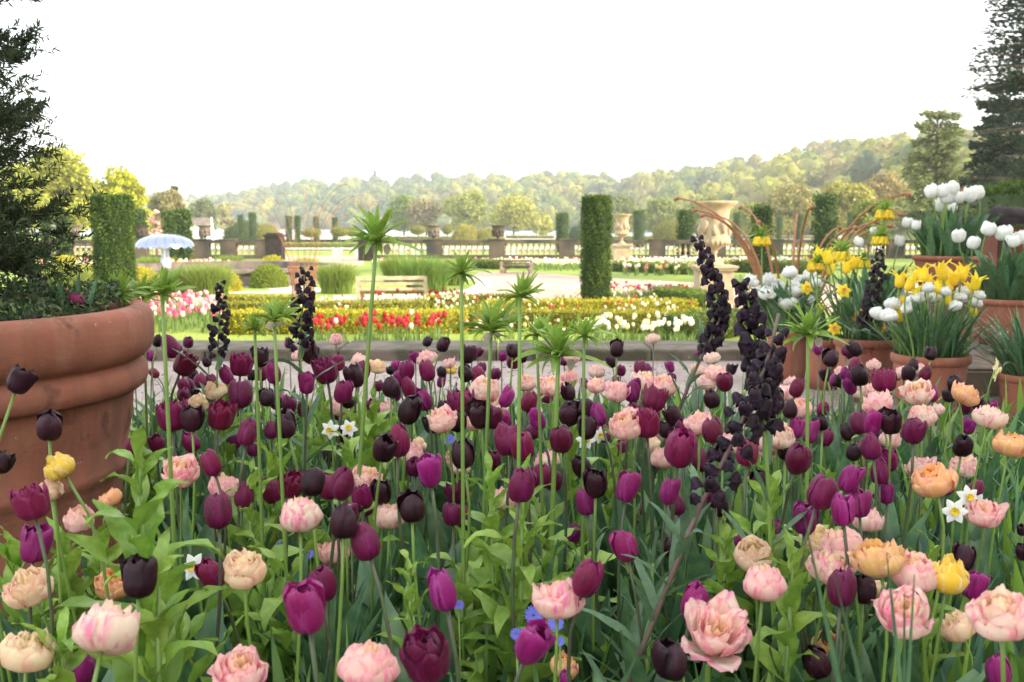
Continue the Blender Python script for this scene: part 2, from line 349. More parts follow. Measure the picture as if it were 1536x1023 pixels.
# unseen hall, added out of frame to the right to shade the bed
def shade_hall():
    r = empty('added_shade_hall', (18, -12, 0), label='long unseen stone hall added right of the terrace to shade the bed', cat='building')
    b = MB(); b.box((0, 0, 5.2), (12, 36, 10.4)); b.build('wall', M['stone'], r, False)
    b = MB(); b.box((0, 0, 10.6), (13, 37, .4)); b.box((0, 0, 11.1), (12.4, 36.4, .6)); b.build('cornice', M['stone'], r, False)
    for k in range(9):
        b = MB(); yy = -16 + k * 4
        b.box((-6.02, yy, 3.2), (.08, 1.8, 4.4)); wd = b.build('window', M['white_paint'], r, False)
        MB().box((-6.07, yy, 3.2), (.03, 1.5, 4.1)).build('pane', M['silver'], wd, False)
shade_hall()

# ---------------------------------------------------------------- leaf cards
def cards(P, s, dirs=None, bias=.5, asp=.45, fold=.12):
    P = np.asarray(P); n = len(P)
    a = rng.normal(size=(n, 3)); a /= np.linalg.norm(a, axis=1)[:, None]
    if dirs is not None: a = a * (1 - bias) + np.asarray(dirs) * bias; a /= np.linalg.norm(a, axis=1)[:, None]
    b = np.cross(a, rng.normal(size=(n, 3))); b /= np.linalg.norm(b, axis=1)[:, None]
    c = np.cross(a, b); s = np.broadcast_to(np.asarray(s), (n,))[:, None] * rng.uniform(.7, 1.3, (n, 1))
    V = np.stack([P - a * s * .5, P + b * s * asp * .5 + c * s * fold, P + a * s * .5, P - b * s * asp * .5 + c * s * fold], 1)
    return V.reshape(-1, 3), np.arange(n * 4).reshape(n, 4)
def cols(n, c, dv=.2, per=4, dh=.06):
    c = np.asarray(c); c = np.broadcast_to(c, (n, 3)); k = rng.uniform(1 - dv, 1 + dv, (n, 1)); h = rng.uniform(-dh, dh, (n, 1))
    out = c * k * np.concatenate([1 + h, np.ones((n, 1)), 1 - h], 1)
    return np.repeat(np.clip(out, 0.002, 1), per, axis=0)
def join(parts):
    Vs = []; Fs = []; Cs = []; b = 0
    for V, Fc, C in parts:
        Vs.append(V); Fs.append(Fc + b); Cs.append(C); b += len(V)
    return np.concatenate(Vs), np.concatenate(Fs), np.concatenate(Cs)
def lump_sphere(c, r, nu=14, nv=9, amp=.15, sz=None, seed=0):
    V = []; Fc = []
    sz = sz or r
    for j in range(nv + 1):
        th = math.pi * j / nv
        for i in range(nu):
            ph = 2 * math.pi * i / nu; d = Vector((math.sin(th) * math.cos(ph), math.sin(th) * math.sin(ph), math.cos(th)))
            k = 1 + amp * 2 * mnoise.noise(d * 1.7 + Vector((seed * 3.1, seed * 1.7, 0)))
            V.append((c[0] + d.x * r * k, c[1] + d.y * r * k, c[2] + d.z * sz * k))
    for j in range(nv):
        for i in range(nu): Fc.append((j * nu + i, (j + 1) * nu + i, (j + 1) * nu + (i + 1) % nu, j * nu + (i + 1) % nu))
    return np.array(V), np.array(Fc)

# ---------------------------------------------------------------- clipped topiary and hedges
YEW = (.050, .095, .020); YEWL = (.14, .21, .035); BOX = (.24, .29, .03); BOXY = (.42, .38, .03)
def clipped(name, kind, loc, dims, n, leaf, c, label, cat, group=None, rz=0, c2=None):
    """kind: column / dome / block; core mass plus a skin of small leaves, one mesh"""
    W, D, H = dims; parts = []
    u = rng.uniform(0, 1, n); v = rng.uniform(0, 1, n)
    if kind == 'column':
        a = u * 2 * np.pi; top = rng.uniform(0, 1, n) < .12
        rr = np.where(top, np.sqrt(v) * W / 2, W / 2 * (1 + .05 * np.sin(v * H * 5 + 3 * np.sin(a * 4)) + .05 * np.sin(a * 9 + 2 * np.sin(v * H * 3)) + np.abs(rng.normal(size=n)) * .03))
        P = np.stack([rr * np.cos(a), rr * np.sin(a), np.where(top, H, v * H)], 1)
        Nn = np.stack([np.cos(a) * ~top, np.sin(a) * ~top, top * 1.0], 1)
        mb = MB().lathe([(W * .46, 0), (W * .47, H * .5), (W * .45, H - .04), (W * .3, H - .02)], 16)
        V0, F0 = np.array(mb.v), np.array([f for f in mb.f if len(f) == 4])
    elif kind == 'dome':
        a = u * 2 * np.pi; ct = v; st = np.sqrt(1 - ct ** 2)
        Nn = np.stack([st * np.cos(a), st * np.sin(a), ct], 1); P = Nn * np.array([W / 2, D / 2, H])
        if dims[2] > W * .62: # near ball: allow the underside
            ct = v * 1.5 - .5; st = np.sqrt(np.maximum(0, 1 - ct ** 2)); Nn = np.stack([st * np.cos(a), st * np.sin(a), ct], 1); P = Nn * np.array([W / 2, D / 2, H * .66]) + np.array([0, 0, H * .34])
            V0, F0 = lump_sphere((0, 0, H * .34), W * .48, amp=.02, sz=H * .63)
        else: V0, F0 = lump_sphere((0, 0, 0), W * .48, amp=.02, sz=H * .96)
    else:
        ff = rng.choice(5, n, p=[.3, .25, .05, .05, .35]); P = np.zeros((n, 3)); Nn = np.zeros((n, 3))
        X = (u - .5) * W; Z = v * H; Y = (v - .5) * D
        for k, (p, q) in enumerate([((X, -D / 2, Z), (0, -1, 0)), ((X, D / 2, Z), (0, 1, 0)), ((-W / 2, (u - .5) * D, Z), (-1, 0, 0)), ((W / 2, (u - .5) * D, Z), (1, 0, 0)), ((X, Y, H), (0, 0, 1))]):
            s_ = ff == k
            for i in range(3): P[s_, i] = (p[i][s_] if hasattr(p[i], '__len__') else p[i]); Nn[s_, i] = q[i]
        mb = MB().box((0, 0, H * .48), (W * .99, D * .94, H * .96)); V0, F0 = np.array(mb.v), np.array(mb.f)
    P = P + rng.normal(size=P.shape) * leaf * .45
    V1, F1 = cards(P, leaf, Nn, .5, .5)
    if kind == 'column':
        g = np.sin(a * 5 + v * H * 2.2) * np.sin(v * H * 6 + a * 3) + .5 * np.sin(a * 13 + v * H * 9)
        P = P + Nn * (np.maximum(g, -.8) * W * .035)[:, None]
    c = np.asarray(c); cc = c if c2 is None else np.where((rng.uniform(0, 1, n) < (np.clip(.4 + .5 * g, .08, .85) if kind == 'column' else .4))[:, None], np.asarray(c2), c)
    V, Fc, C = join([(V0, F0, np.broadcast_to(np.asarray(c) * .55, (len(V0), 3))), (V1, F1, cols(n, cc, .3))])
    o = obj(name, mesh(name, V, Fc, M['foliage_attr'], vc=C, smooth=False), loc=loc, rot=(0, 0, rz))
    return tag(o, label, cat, group)

def column(px, ptop, pbot, wpx, label, n=5000, leaf=.05, c=YEW, c2=YEWL, z=-1.0):
    p = G(px, pbot, z); d = p.y
    return clipped('yew_column', 'column', p, (psize(wpx, d), psize(wpx, d), psize(pbot - ptop, d) * 1.0), n, leaf, c, label, 'topiary', 'clipped yew columns', c2=c2)
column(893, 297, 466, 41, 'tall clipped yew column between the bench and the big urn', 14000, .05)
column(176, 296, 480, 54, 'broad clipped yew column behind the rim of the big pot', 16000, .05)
FARCOL = [(72, 321, 388, 12), (97, 319, 390, 17), (150, 312, 386, 13), (212, 318, 386, 17), (257, 320, 392, 17), (277, 318, 400, 20),
          (362, 324, 366, 7), (380, 320, 366, 11), (434, 325, 362, 9), (447, 325, 369, 8), (475, 326, 362, 8), (503, 327, 362, 8), (843, 321, 378, 19),
          (958, 317, 372, 17), (1027, 318, 387, 21), (1105, 320, 372, 13), (1140, 315, 420, 24), (1235, 296, 404, 32), (1275, 319, 372, 11), (1198, 322, 372, 10), (1168, 326, 370, 8)]
FL = ['thin yew column nearest the dark tree at the left edge', 'stout yew column just left of the left stone urn', 'leaning narrow yew column touching the broad column', 'yew column hugging the broad column on its right',
      'left twin of the two columns over the fountain', 'right twin of the two columns over the fountain, closest to the dome', 'stub of a yew column on the left of the dark dome', 'slim yew column in front of the dark dome',
      'thin yew column beside the lake, left of its twin', 'thin yew column beside the lake, right of its twin', 'short yew column framed by the rusty hoops', 'short yew column right of the rusty hoops',
      'yew column on the balustrade line left of the tall column', 'yew column just right of the smaller urn', 'yew column midway between the two stone urns', 'slim yew column right of the big urn',
      'wide yew column behind the rusty steel rods', 'broad dark yew column standing behind the yellow crown imperials', 'little yew column far right behind the yellow crown imperials', 'faint yew column between the two broad right columns', 'thinnest yew column seen through the rusty rods']
for (x_, t_, b_, w_), l_ in zip(FARCOL, FL):
    gz = -1.0 if b_ > 378 else -2.0
    column(x_, t_, b_, w_, l_, 1600, .16, c=(.04, .085, .02), z=gz)

def dome(px, ptop, pbot, wpx, label, c=BOXY, n=2500, leaf=.07, c2=None, z=-1.0):
    p = G(px, pbot, z); d = p.y
    return clipped('box_dome', 'dome', p, (psize(wpx, d), psize(wpx, d), psize(pbot - ptop, d)), n, leaf, c, label, 'topiary', 'clipped box domes', c2=c2 or tuple(k * 1.25 for k in c))
dome(404, 397, 431, 56, 'clipped green box ball at the end of the stone basin', (.20, .26, .03), 4000, .06)
dome(410, 384, 410, 46, 'yellowish box ball tucked behind the green ball', n=1500)
dome(212, 402, 436, 62, 'dull green box dome right of the broad column')
dome(346, 390, 402, 50, 'low yellow box cushion left of the green ball')
dome(96, 384, 404, 60, 'low yellow box mound behind the dark potted conifer')
dome(150, 396, 408, 50, 'flat yellow box mound by the left bench')
dome(262, 388, 400, 42, 'small gold box mound under the silver dome')
dome(458, 388, 410, 66, 'gold box mound behind the woven basket')
dome(332, 405, 437, 60, 'box dome half buried in feathery grass')
dome(367, 332, 364, 64, 'dark yew dome rising above the left balustrade', (.07, .11, .02), 2000, .25, z=-2.0)
dome(398, 336, 364, 44, 'golden dome leaning on the dark yew dome', (.25, .24, .04), 1200, .25, z=-2.0)
dome(700, 338, 362, 46, 'wide golden clipped mound beyond the balustrade centre', (.33, .30, .05), 2000, .25, z=-2.0)
dome(735, 342, 362, 44, 'flatter golden mound right of the wide mound', (.30, .28, .05), 1500, .25, z=-2.0)
dome(1005, 332, 366, 52, 'golden topped yew mound between the urns', (.20, .20, .035), 2000, .22, z=-2.0)
dome(1150, 372, 392, 40, 'dark green ball behind the leaning rusty rods', (.10, .17, .03), 1500, .1)
dome(865, 340, 364, 26, 'dark ball peeping left of the tall column', (.05, .09, .03), 900, .25, z=-2.0)
dome(245, 334, 362, 44, 'golden bush behind the pink magnolia', (.30, .26, .03), 1500, .25, z=-2.0)

def standard(px, ptop, pbot, wpx, label):
    p = G(px, pbot, -2.0); d = p.y; H = psize(pbot - ptop, d); W = psize(wpx, d)
    r = empty('clipped_standard', p, label=label, cat='tree', group='clipped mushroom trees')
    MB().tube([(0, 0, 0), (.03, 0, H * .3), (0, 0, H * .6)], [.12, .09, .09]).build('trunk', M['bark'], r)
    V0, F0 = lump_sphere((0, 0, H * .7), W * .46, amp=.03, sz=H * .26)
    n = 700; d_ = rng.normal(size=(n, 3)); d_ /= np.linalg.norm(d_, axis=1)[:, None]
    V1, F1 = cards(d_ * [W * .5, W * .5, H * .3] + [0, 0, H * .7], .25, d_, .4)
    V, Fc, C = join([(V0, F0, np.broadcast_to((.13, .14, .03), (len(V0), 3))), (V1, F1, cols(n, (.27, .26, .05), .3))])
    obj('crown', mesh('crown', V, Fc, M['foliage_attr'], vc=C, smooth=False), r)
for x_, t_, b_, w_, l_ in [(467, 342, 366, 30, 'mushroom clipped tree under the rusty hoops'), (510, 340, 366, 28, 'mushroom clipped tree left of the tall crown imperial'), (627, 338, 362, 24, 'leftmost of three mushroom trees near the lake'),
        (650, 336, 360, 20, 'mushroom tree behind the balustrade urn'), (671, 338, 361, 16, 'smallest mushroom tree, left of the golden mound'), (528, 342, 364, 20, 'mushroom tree half hidden by the tall crown imperial')]:
    standard(x_, t_, b_, w_, l_)

# hedges of the parterre: (x0,y0)-(x1,y1) pixel base line, height, depth
def hedge(x0, y0, x1, y1, h, dp, label, c=BOXY, z=-1.0, n=None, leaf=.06):
    a = G(x0, y0, z); b_ = G(x1, y1, z); L_ = (b_ - a).length; ang = math.atan2(b_.y - a.y, b_.x - a.x)
    n = n or int(min(14000, L_ * (h * 2 + dp) * 900 * (.06 / leaf) ** 2))
    mid = (a + b_) / 2
    clipped('box_hedge', 'block', mid, (L_, dp, h), n, leaf, c, label, 'hedge', 'low box hedges of the parterre', rz=ang, c2=tuple(k * 1.3 for k in c))
hedge(345, 500, 700, 498, .42, .55, 'golden low hedge behind the red tulips')
hedge(700, 498, 770, 478, .42, .5, 'short golden hedge turning away at the red tulips', (.25, .26, .03))
hedge(330, 478, 640, 476, .36, .5, 'second golden hedge row below the wooden bench', (.27, .27, .035))
hedge(730, 472, 1040, 470, .32, .5, 'golden hedge strip passing behind the tall column')
hedge(770, 496, 1130, 500, .40, .5, 'golden hedge behind the white tulips', (.30, .28, .03))
hedge(1020, 512, 1110, 498, .46, .8, 'rounded green hedge block under the big urn', (.12, .17, .03))
hedge(1000, 456, 1062, 470, .45, .8, 'green hedge corner left of the big urn', (.13, .19, .03))
hedge(640, 462, 780, 460, .30, .5, 'faint golden hedge beside the path', (.30, .28, .04))
hedge(925, 407, 1040, 412, .38, .7, 'green clipped hedge by the smaller urn', (.14, .20, .04), n=3000, leaf=.1)
hedge(1100, 408, 1240, 412, .5, .8, 'green clipped hedge right of the big urn', (.13, .18, .04), n=3000, leaf=.1)
hedge(690, 402, 760, 404, .38, .6, 'dark green hedge beside the far bench', (.14, .19, .04), n=2500, leaf=.1)
hedge(60, 468, 230, 470, .4, .6, 'golden hedge behind the big pot rim', (.30, .28, .03))
hedge(330, 462, 470, 462, .3, .4, 'thin golden hedge before the woven basket', (.33, .31, .04))
for k, (x0, x1, yy) in enumerate([(560, 700, 359), (760, 830, 358), (880, 1000, 359), (1040, 1230, 358), (420, 545, 372), (100, 200, 366), (640, 760, 368)]):
    hedge(x0, yy, x1, yy, .55, 1.0, ['pale hedge line beyond the bench', 'pale hedge line left of the tall column', 'pale hedge line right of the tall column', 'pale hedge line behind the big urn', 'hedge seen through the balustrade gap', 'hedge beyond the left bench', 'hedge below the golden mounds'][k], (.22, .25, .05), z=-2.0, n=2500, leaf=.2)

# tall dark clipped hedge at the right and the foliage behind the pots
p = at(1530, 330, 11); clipped('yew_hedge', 'block', (7.2, 12.0, -1.0), (2.7, 1.4, 2.58), 14000, .07, (.07, .12, .025), 'dark square clipped yew hedge behind the black lids', 'hedge', c2=(.10, .15, .03))

# ---------------------------------------------------------------- paths, basin (flat sheets a few mm up)
def patch(name, pts, z, m, kind='structure'):
    V = [G(x, y, z) for x, y in pts]; mb = MB(); mb.add(V, [tuple(range(len(V)))]); return tag(mb.build(name, m, smooth=False), kind=kind)
patch('path', [(560, 458), (700, 452), (1070, 452), (1060, 436), (1030, 424), (900, 416), (790, 408), (720, 408), (705, 415), (725, 428), (700, 440), (640, 446), (520, 448), (230, 446), (60, 452), (60, 462), (330, 460)], -.994, M['path'])
patch('pale_kerb_path', [(500, 443), (640, 441), (700, 434), (718, 424), (700, 418), (640, 418), (620, 414), (700, 413), (735, 420), (738, 430), (715, 441), (640, 448), (500, 449)], -.988, M['path_pale'])
patch('path_far_left', [(230, 440), (470, 440), (500, 434), (420, 426), (360, 424), (350, 429), (410, 434), (400, 437), (230, 436)], -.990, M['path_pale'])
patch('path_gap', [(420, 398), (545, 398), (548, 384), (420, 384)], -.992, M['path'])
patch('path_right', [(1100, 470), (1536, 470), (1700, 420), (1100, 428)], -.993, M['path'])
patch('path_lower_garden', [(150, 359), (1300, 359), (1300, 353.5), (150, 353.5)], -1.975, M['path_pale'])
patch('path_lower_near', [(-200, 374), (1600, 374), (1600, 369.5), (-200, 369.5)], -1.955, M['path_pale'])

# lake
def lake():
    m = bpy.data.materials.new('lake_water'); m.use_nodes = True; p = m.node_tree.nodes['Principled BSDF']
    p.inputs['Base Color'].default_value = (.30, .36, .42, 1); p.inputs['Roughness'].default_value = .25
    V = [(-420, 340, -3.0), (420, 340, -3.0), (480, 640, -3.0), (-500, 900, -3.0)]
    tag(MB().add(V, [(0, 1, 2, 3)]).build('lake_water', m, smooth=False), kind='structure')
lake()

# ---------------------------------------------------------------- hills with woods
SKY = [(-400, 300), (0, 296), (200, 296), (300, 303), (345, 294), (400, 284), (460, 276), (560, 274), (600, 272), (700, 268), (800, 270), (950, 271), (1040, 266), (1090, 256), (1150, 246), (1250, 233), (1330, 222), (1420, 222), (1700, 215), (2100, 215)]
def ridge_d(x): return ramp(x, [(-500, 1300), (300, 1250), (600, 1050), (900, 900), (1200, 700), (1500, 520), (2200, 450)])
def foot_d(x): return ramp(x, [(-500, 800), (300, 800), (600, 640), (900, 560), (1200, 330), (1500, 200), (2200, 170)])
def hill_p(x, t):
    d = foot_d(x) + (ridge_d(x) - foot_d(x)) * t
    zr = CZ + (335 - (ramp(x, SKY) + 4 + 9.5 * F / ridge_d(x))) / F * ridge_d(x)
    z = -3.2 + (zr + 3.2) * (max(t, 0) ** .85)
    return Vector(((x - 768) / F * d, d, z))
P = [[hill_p(-500 + i * 45, t) for i in range(60)] for t in (0, .1, .25, .4, .55, .7, .85, 1.0)]
P.append([hill_p(-500 + i * 45, 1.0) + Vector((0, 260, -30)) for i in range(60)])
tag(MB().grid(P).build('hills', mat('hill_grass', (.12, .15, .04), rough=.9, c2=(.20, .22, .06), ns=.02)), kind='structure')
PAL = [(.24, .26, .04), (.32, .32, .045), (.17, .22, .035), (.25, .23, .06), (.11, .15, .04), (.26, .27, .07), (.06, .09, .04), (.18, .23, .05)]
parts = []
def far_tree(p, H, W, c, n=110, cs=None):
    cs = cs or W * .17
    sd = rng.integers(0, 1000)
    for k in range(3):
        q = Vector(p) + Vector((rng.uniform(-.3, .3) * W, rng.uniform(-.25, .25) * W, H * (.42 + .2 * k * rng.uniform(.5, 1))))
        r_ = W * (.42 - .07 * k)
        V0, F0 = lump_sphere(q, r_, 10, 7, .2, sz=H * .36, seed=int(sd) + k)
        parts.append((V0, F0, np.broadcast_to(np.asarray(c) * rng.uniform(.75, .95), (len(V0), 3))))
        m_ = n // 3; d_ = rng.normal(size=(m_, 3)); d_ /= np.linalg.norm(d_, axis=1)[:, None]; d_[:, 2] = np.abs(d_[:, 2]) * .9 - .1
        V1, F1 = cards(np.asarray(q) + d_ * [r_ * 1.05, r_ * 1.05, H * .38] * rng.uniform(.85, 1.25, (m_, 1)), cs, d_, .15, .7)
        parts.append((V1, F1, cols(m_, c, .4)))
cnt = 0
for k in range(1350):
    t = rng.uniform(0, 1) ** .9; x = rng.uniform(-350, 1900)
    if t > .93: t = 1.0
    p = hill_p(x, t); big = rng.uniform(.65, 1.45)
    c = PAL[int(rng.choice(len(PAL), p=[.2, .17, .17, .14, .1, .1, .04, .08]))]
    if x < 700 and rng.uniform() < .5: c = (.11, .16, .045)
    if x > 1150 and rng.uniform() < .3: c = (.30, .25, .08)
    far_tree(p, 13 * big, 13 * big * rng.uniform(.8, 1.25), c, 150)
for k in range(90):                                   # shore trees along the lake
    x = rng.uniform(150, 1250); p = hill_p(x, -.02); c = PAL[int(rng.integers(0, 8))]
    far_tree(p, rng.uniform(9, 16), rng.uniform(10, 16), c, 120)
V, Fc, C = join(parts); parts = []
tag(obj('woodland', mesh('woodland', V, Fc, M['foliage_attr'], vc=C)), 'pale spring woodland covering the hills beyond the lake', 'woodland', kind='stuff')

# monument on the ridge
p = hill_p(567, 1.0); D_ = p.y
r = empty('hill_monument', (p.x, p.y - 10, p.z), label='tiny dark column monument on the hill skyline', cat='monument')
MB().box((0, 0, 5), (12, 12, 10)).box((0, 0, 11), (8, 8, 3)).build('plinth', M['stone_dark'], r, False)
MB().lathe([(2.2, 12), (1.7, 22), (2.4, 22.3), (2.4, 23)], 10).build('shaft', M['stone_dark'], r)
MB().tube([(0, 0, 23), (0, 0, 24.5), (.2, 0, 25.8), (0, 0, 26.4)], [.9, 1.1, .7, .3], 8).build('statue', M['stone_dark'], r)

# ---------------------------------------------------------------- individual trees
def tree(px, ptop, pbot, wpx, d, label, c, n=5000, leaf=.35, name='broadleaf_tree', clumps=34, trunk_h=.25, z=None, gap=.55, group='trees beyond the garden', shape=1.0):
    z = ground_z(d) if z is None else z
    base = Vector(((px - 768) / F * d, d, z)); H = psize(pbot - ptop, d); W = psize(wpx, d)
    H = max(H, (335 - ptop) / F * d + CZ - z)
    r = empty(name, base, label=label, cat='tree', group=group)
    b = MB(); b.tube([(0, 0, 0), (W * .01, 0, H * .3), (-W * .01, 0, H * .6), (0, 0, H * .85)], [H * .028, H * .02, H * .012, H * .004], 8)
    cen = []
    for k in range(clumps):
        a = rng.uniform(0, 2 * np.pi); hh = rng.uniform(0, 1) ** .8; rr = math.sqrt(max(0, 1 - (2 * hh - 1) ** 2 * .9)) * (1 - .35 * hh * shape) * rng.uniform(.45, 1)
        q = Vector((math.cos(a) * rr * W * .42, math.sin(a) * rr * W * .42, H * (trunk_h + (.94 - trunk_h) * hh)))
        cen.append(q); s_ = Vector((0, 0, q.z * .6)); b.tube([s_, (s_ + q) / 2 + Vector((0, 0, -H * .02)), q], [H * .008, H * .005, H * .002], 5)
    b.build('trunk', M['bark'], r)
    m_ = n // clumps; pr = []
    for q in cen:
        cr = W * rng.uniform(.12, .23); d_ = rng.normal(size=(m_, 3)); d_ /= np.linalg.norm(d_, axis=1)[:, None]
        rad = rng.uniform(.3, 1, (m_, 1)) ** .5
        V1, F1 = cards(np.asarray(q) + d_ * rad * [cr, cr, cr * .7], leaf, d_, .2, .7)
        pr.append((V1, F1, cols(m_, np.asarray(c) * rng.uniform(.8, 1.2), .25)))
    V, Fc, C = join(pr)
    obj('crown', mesh('crown', V, Fc, M['foliage_attr'], vc=C, smooth=False), r)
    return r
YG = (.37, .38, .05)
tree(98, 226, 345, 122, 120, 'yellow-green spreading tree beside the dark potted conifer', YG, 9000, .45, clumps=46, trunk_h=.2)
tree(40, 250, 345, 100, 135, 'yellow-green tree mostly behind the dark conifer', (.33, .36, .05), 5000, .5)
tree(190, 252, 345, 92, 125, 'rounded lime-yellow tree above the broad yew column', (.42, .43, .03), 9000, .42, clumps=40, trunk_h=.15)
tree(158, 272, 345, 40, 150, 'dark tree squeezed between the two yellow-green trees', (.06, .10, .03), 3000, .4)
tree(255, 283, 345, 70, 170, 'olive budding tree right of the lime-yellow tree', (.26, .23, .09), 4500, .5)
tree(268, 277, 345, 26, 190, 'thin dark pine top behind the olive tree', (.07, .11, .05), 1500, .5, shape=1.6)
tree(310, 298, 347, 50, 230, 'grey-green tree at the left end of the lake', (.16, .19, .08), 3000, .6)
tree(340, 304, 348, 40, 260, 'pale blossoming tree at the lake end', (.38, .36, .18), 2500, .6)
tree(640, 300, 350, 70, 300, 'brown budding tree at the far shore centre', (.24, .20, .10), 3500, .8)
tree(607, 295, 350, 60, 310, 'bright green tree behind the tall crown imperial', (.18, .26, .04), 3500, .8)
tree(700, 290, 352, 90, 290, 'wide pale green tree on the far shore', (.30, .33, .08), 5000, .8)
tree(770, 298, 354, 84, 270, 'pale yellow willow left of the lake', (.42, .42, .10), 5500, .7, clumps=44)
tree(812, 318, 354, 44, 260, 'small pale willow dipping to the lake', (.42, .42, .10), 3000, .7)
tree(932, 296, 350, 70, 280, 'tall grey-green tree behind the smaller urn', (.20, .23, .07), 4000, .8)
tree(990, 300, 352, 70, 240, 'soft green tree between the two urns', (.22, .26, .07), 4000, .7)
tree(1180, 286, 356, 120, 200, 'big budding tree behind the rusty rods', (.30, .27, .08), 6000, .7)
tree(1265, 280, 360, 110, 170, 'yellowish tree left of the tall cedar', (.34, .31, .06), 6500, .6)
tree(1320, 262, 360, 90, 180, 'brown-gold tree at the foot of the right hill', (.30, .23, .08), 5000, .6)
tree(1060, 300, 356, 90, 230, 'rounded green tree behind the big urn', (.20, .24, .05), 4500, .7)
tree(1120, 306, 356, 60, 220, 'small lime tree right of the big urn', (.28, .31, .05), 3000, .6)
tree(1455, 262, 345, 60, 60, 'copper-leaved tree in front of the dark cedar', (.34, .15, .07), 3500, .25)
tree(1300, 300, 372, 60, 90, 'low green shrub tree right of the broad dark column', (.20, .24, .05), 3500, .3)
tree(1430, 318, 380, 150, 45, 'dull green laurel mass behind the white tulips', (.10, .14, .04), 7000, .2, trunk_h=.05)
tree(1520, 250, 380, 120, 55, 'dark shrubbery tree at the right edge', (.055, .075, .03), 8000, .25, trunk_h=.05)

def cedar(px, ptop, wpx, d, label, c, layers=15, n=9000, leaf=.4, z=-1.0, lean=0, top_r=.12):
    base = Vector(((px - 768) / F * d, d, z)); H = (335 - ptop) / F * d + CZ - z; W = psize(wpx, d)
    r = empty('cedar_tree', base, label=label, cat='tree', group='cedars at the right')
    b = MB(); b.tube([(0, 0, 0), (.1, 0, H * .4), (0, .1, H * .8), (0, 0, H)], [H * .022, H * .017, H * .008, .03], 9)
    pr = []; tot = 0; segs = []
    for k in range(layers):
        f = min(.985, (k + rng.uniform(0, 1.2)) / layers); zz = H * (.18 + .80 * f); L_ = W / 2 * ((1 - f) ** .6 * (1 - top_r) + top_r * rng.uniform(.6, 1.1))
        for j in range(6):
            a = rng.uniform(0, 2 * np.pi); L2 = L_ * rng.uniform(.65, 1.12); dr = Vector((math.cos(a), math.sin(a), 0)); 
            q1 = Vector((0, 0, zz)); q2 = q1 + dr * L2 * .5 + Vector((0, 0, L2 * .10)); q3 = q1 + dr * L2 + Vector((0, 0, L2 * rng.uniform(-.04, .14)))
            b.tube([q1, q2, q3], [H * .006, H * .004, H * .001], 5); segs.append((q1, q2, q3, L2))
    b.build('trunk', M['bark'], r)
    S = sum(s[3] for s in segs)
    for q1, q2, q3, L2 in segs:
        m_ = max(8, int(n * L2 / S)); t = rng.uniform(.15, 1.05, m_)[:, None]
        P_ = np.where(t < .5, np.asarray(q1) * (1 - 2 * t) + np.asarray(q2) * 2 * t, np.asarray(q2) * (2 - 2 * t) + np.asarray(q3) * (2 * t - 1))
        dr = np.asarray((q3 - q1).normalized()); sd = np.cross(dr, [0, 0, 1.0])
        off = rng.normal(size=(m_, 1)) * L2 * .17 * (1.1 - t * .7)
        P_ = P_ + sd * off + np.array([0, 0, 1]) * rng.normal(size=(m_, 1)) * L2 * .075 - np.array([0, 0, 1]) * np.abs(off) * .35
        V1, F1 = cards(P_, leaf, dr[None] + sd[None] * np.sign(off) * .6, .65, .35)
        pr.append((V1, F1, cols(m_, np.asarray(c) * rng.uniform(.8, 1.25), .3)))
    V, Fc, C = join(pr); obj('crown', mesh('crown', V, Fc, M['foliage_attr'], vc=C, smooth=False), r)
cedar(1395, 168, 125, 75, 'grey-green cedar with pale trunk behind the white tulips', (.22, .25, .11), 20, 9000, .42, top_r=.4)
cedar(1488, 126, 120, 48, 'dense dark cedar at the right behind the pots', (.040, .062, .035), 24, 24000, .26, top_r=.35)
cedar(1580, -190, 300, 34, 'nearest dark cedar reaching its boughs in at the right edge', (.045, .07, .045), 36, 36000, .2, top_r=.36)

# pink flowering magnolia far left
r = tree(237, 310, 372, 30, 75, 'small pink flowering magnolia behind the silver dome', (.80, .50, .46), 420, .22, name='magnolia', clumps=14, gap=.9, group=None)

# ---------------------------------------------------------------- balustrade
def balustrade(x0, x1, piers, label, d=61):
    A = Vector(((x0 - 768) / F * d, d, -1.0)); B_ = Vector(((x1 - 768) / F * d, d, -1.0)); L_ = B_.x - A.x
    r = empty('balustrade', A, label=label, cat='balustrade', group='stone balustrade sections'); r.scale = (1, 1, 1.15)
    MB().box((L_ / 2, 0, .10), (L_, .42, .2)).build('plinth', M['stone_dark'], r, False)
    MB().box((L_ / 2, 0, .90), (L_, .46, .18)).build('rail', M['stone_dark'], r, False)
    px_ = [((p_ - 768) / F * d - A.x) for p_ in piers]
    for q in px_: MB().box((q, 0, .5), (.95, .5, 1.0)).box((q, 0, 1.02), (1.05, .6, .06)).build('pier', M['stone_dark'], r, False)
    bm_ = MB().lathe([(.07, .2), (.07, .25), (.05, .28), (.11, .42), (.10, .5), (.05, .66), (.07, .72), (.07, .79)], 8).mesh('baluster', M['baluster'])
    n = int(L_ / .34)
    for i in range(n):
        q = (i + .5) * L_ / n
        if any(abs(q - p_) < .55 for p_ in px_): continue
        obj('baluster', bm_, r, (q, 0, 0))
balustrade(60, 405, [100, 212, 305, 345, 399], 'left run of stone balustrade ending in a dark pier')
balustrade(545, 905, [552, 652, 745, 850], 'middle run of stone balustrade behind the bench and grasses')
balustrade(905, 1250, [985, 1075, 1160], 'right run of stone balustrade behind the urns')
balustrade(1250, 1560, [1340, 1450], 'far right run of balustrade hidden behind the pots')
MB_ = None
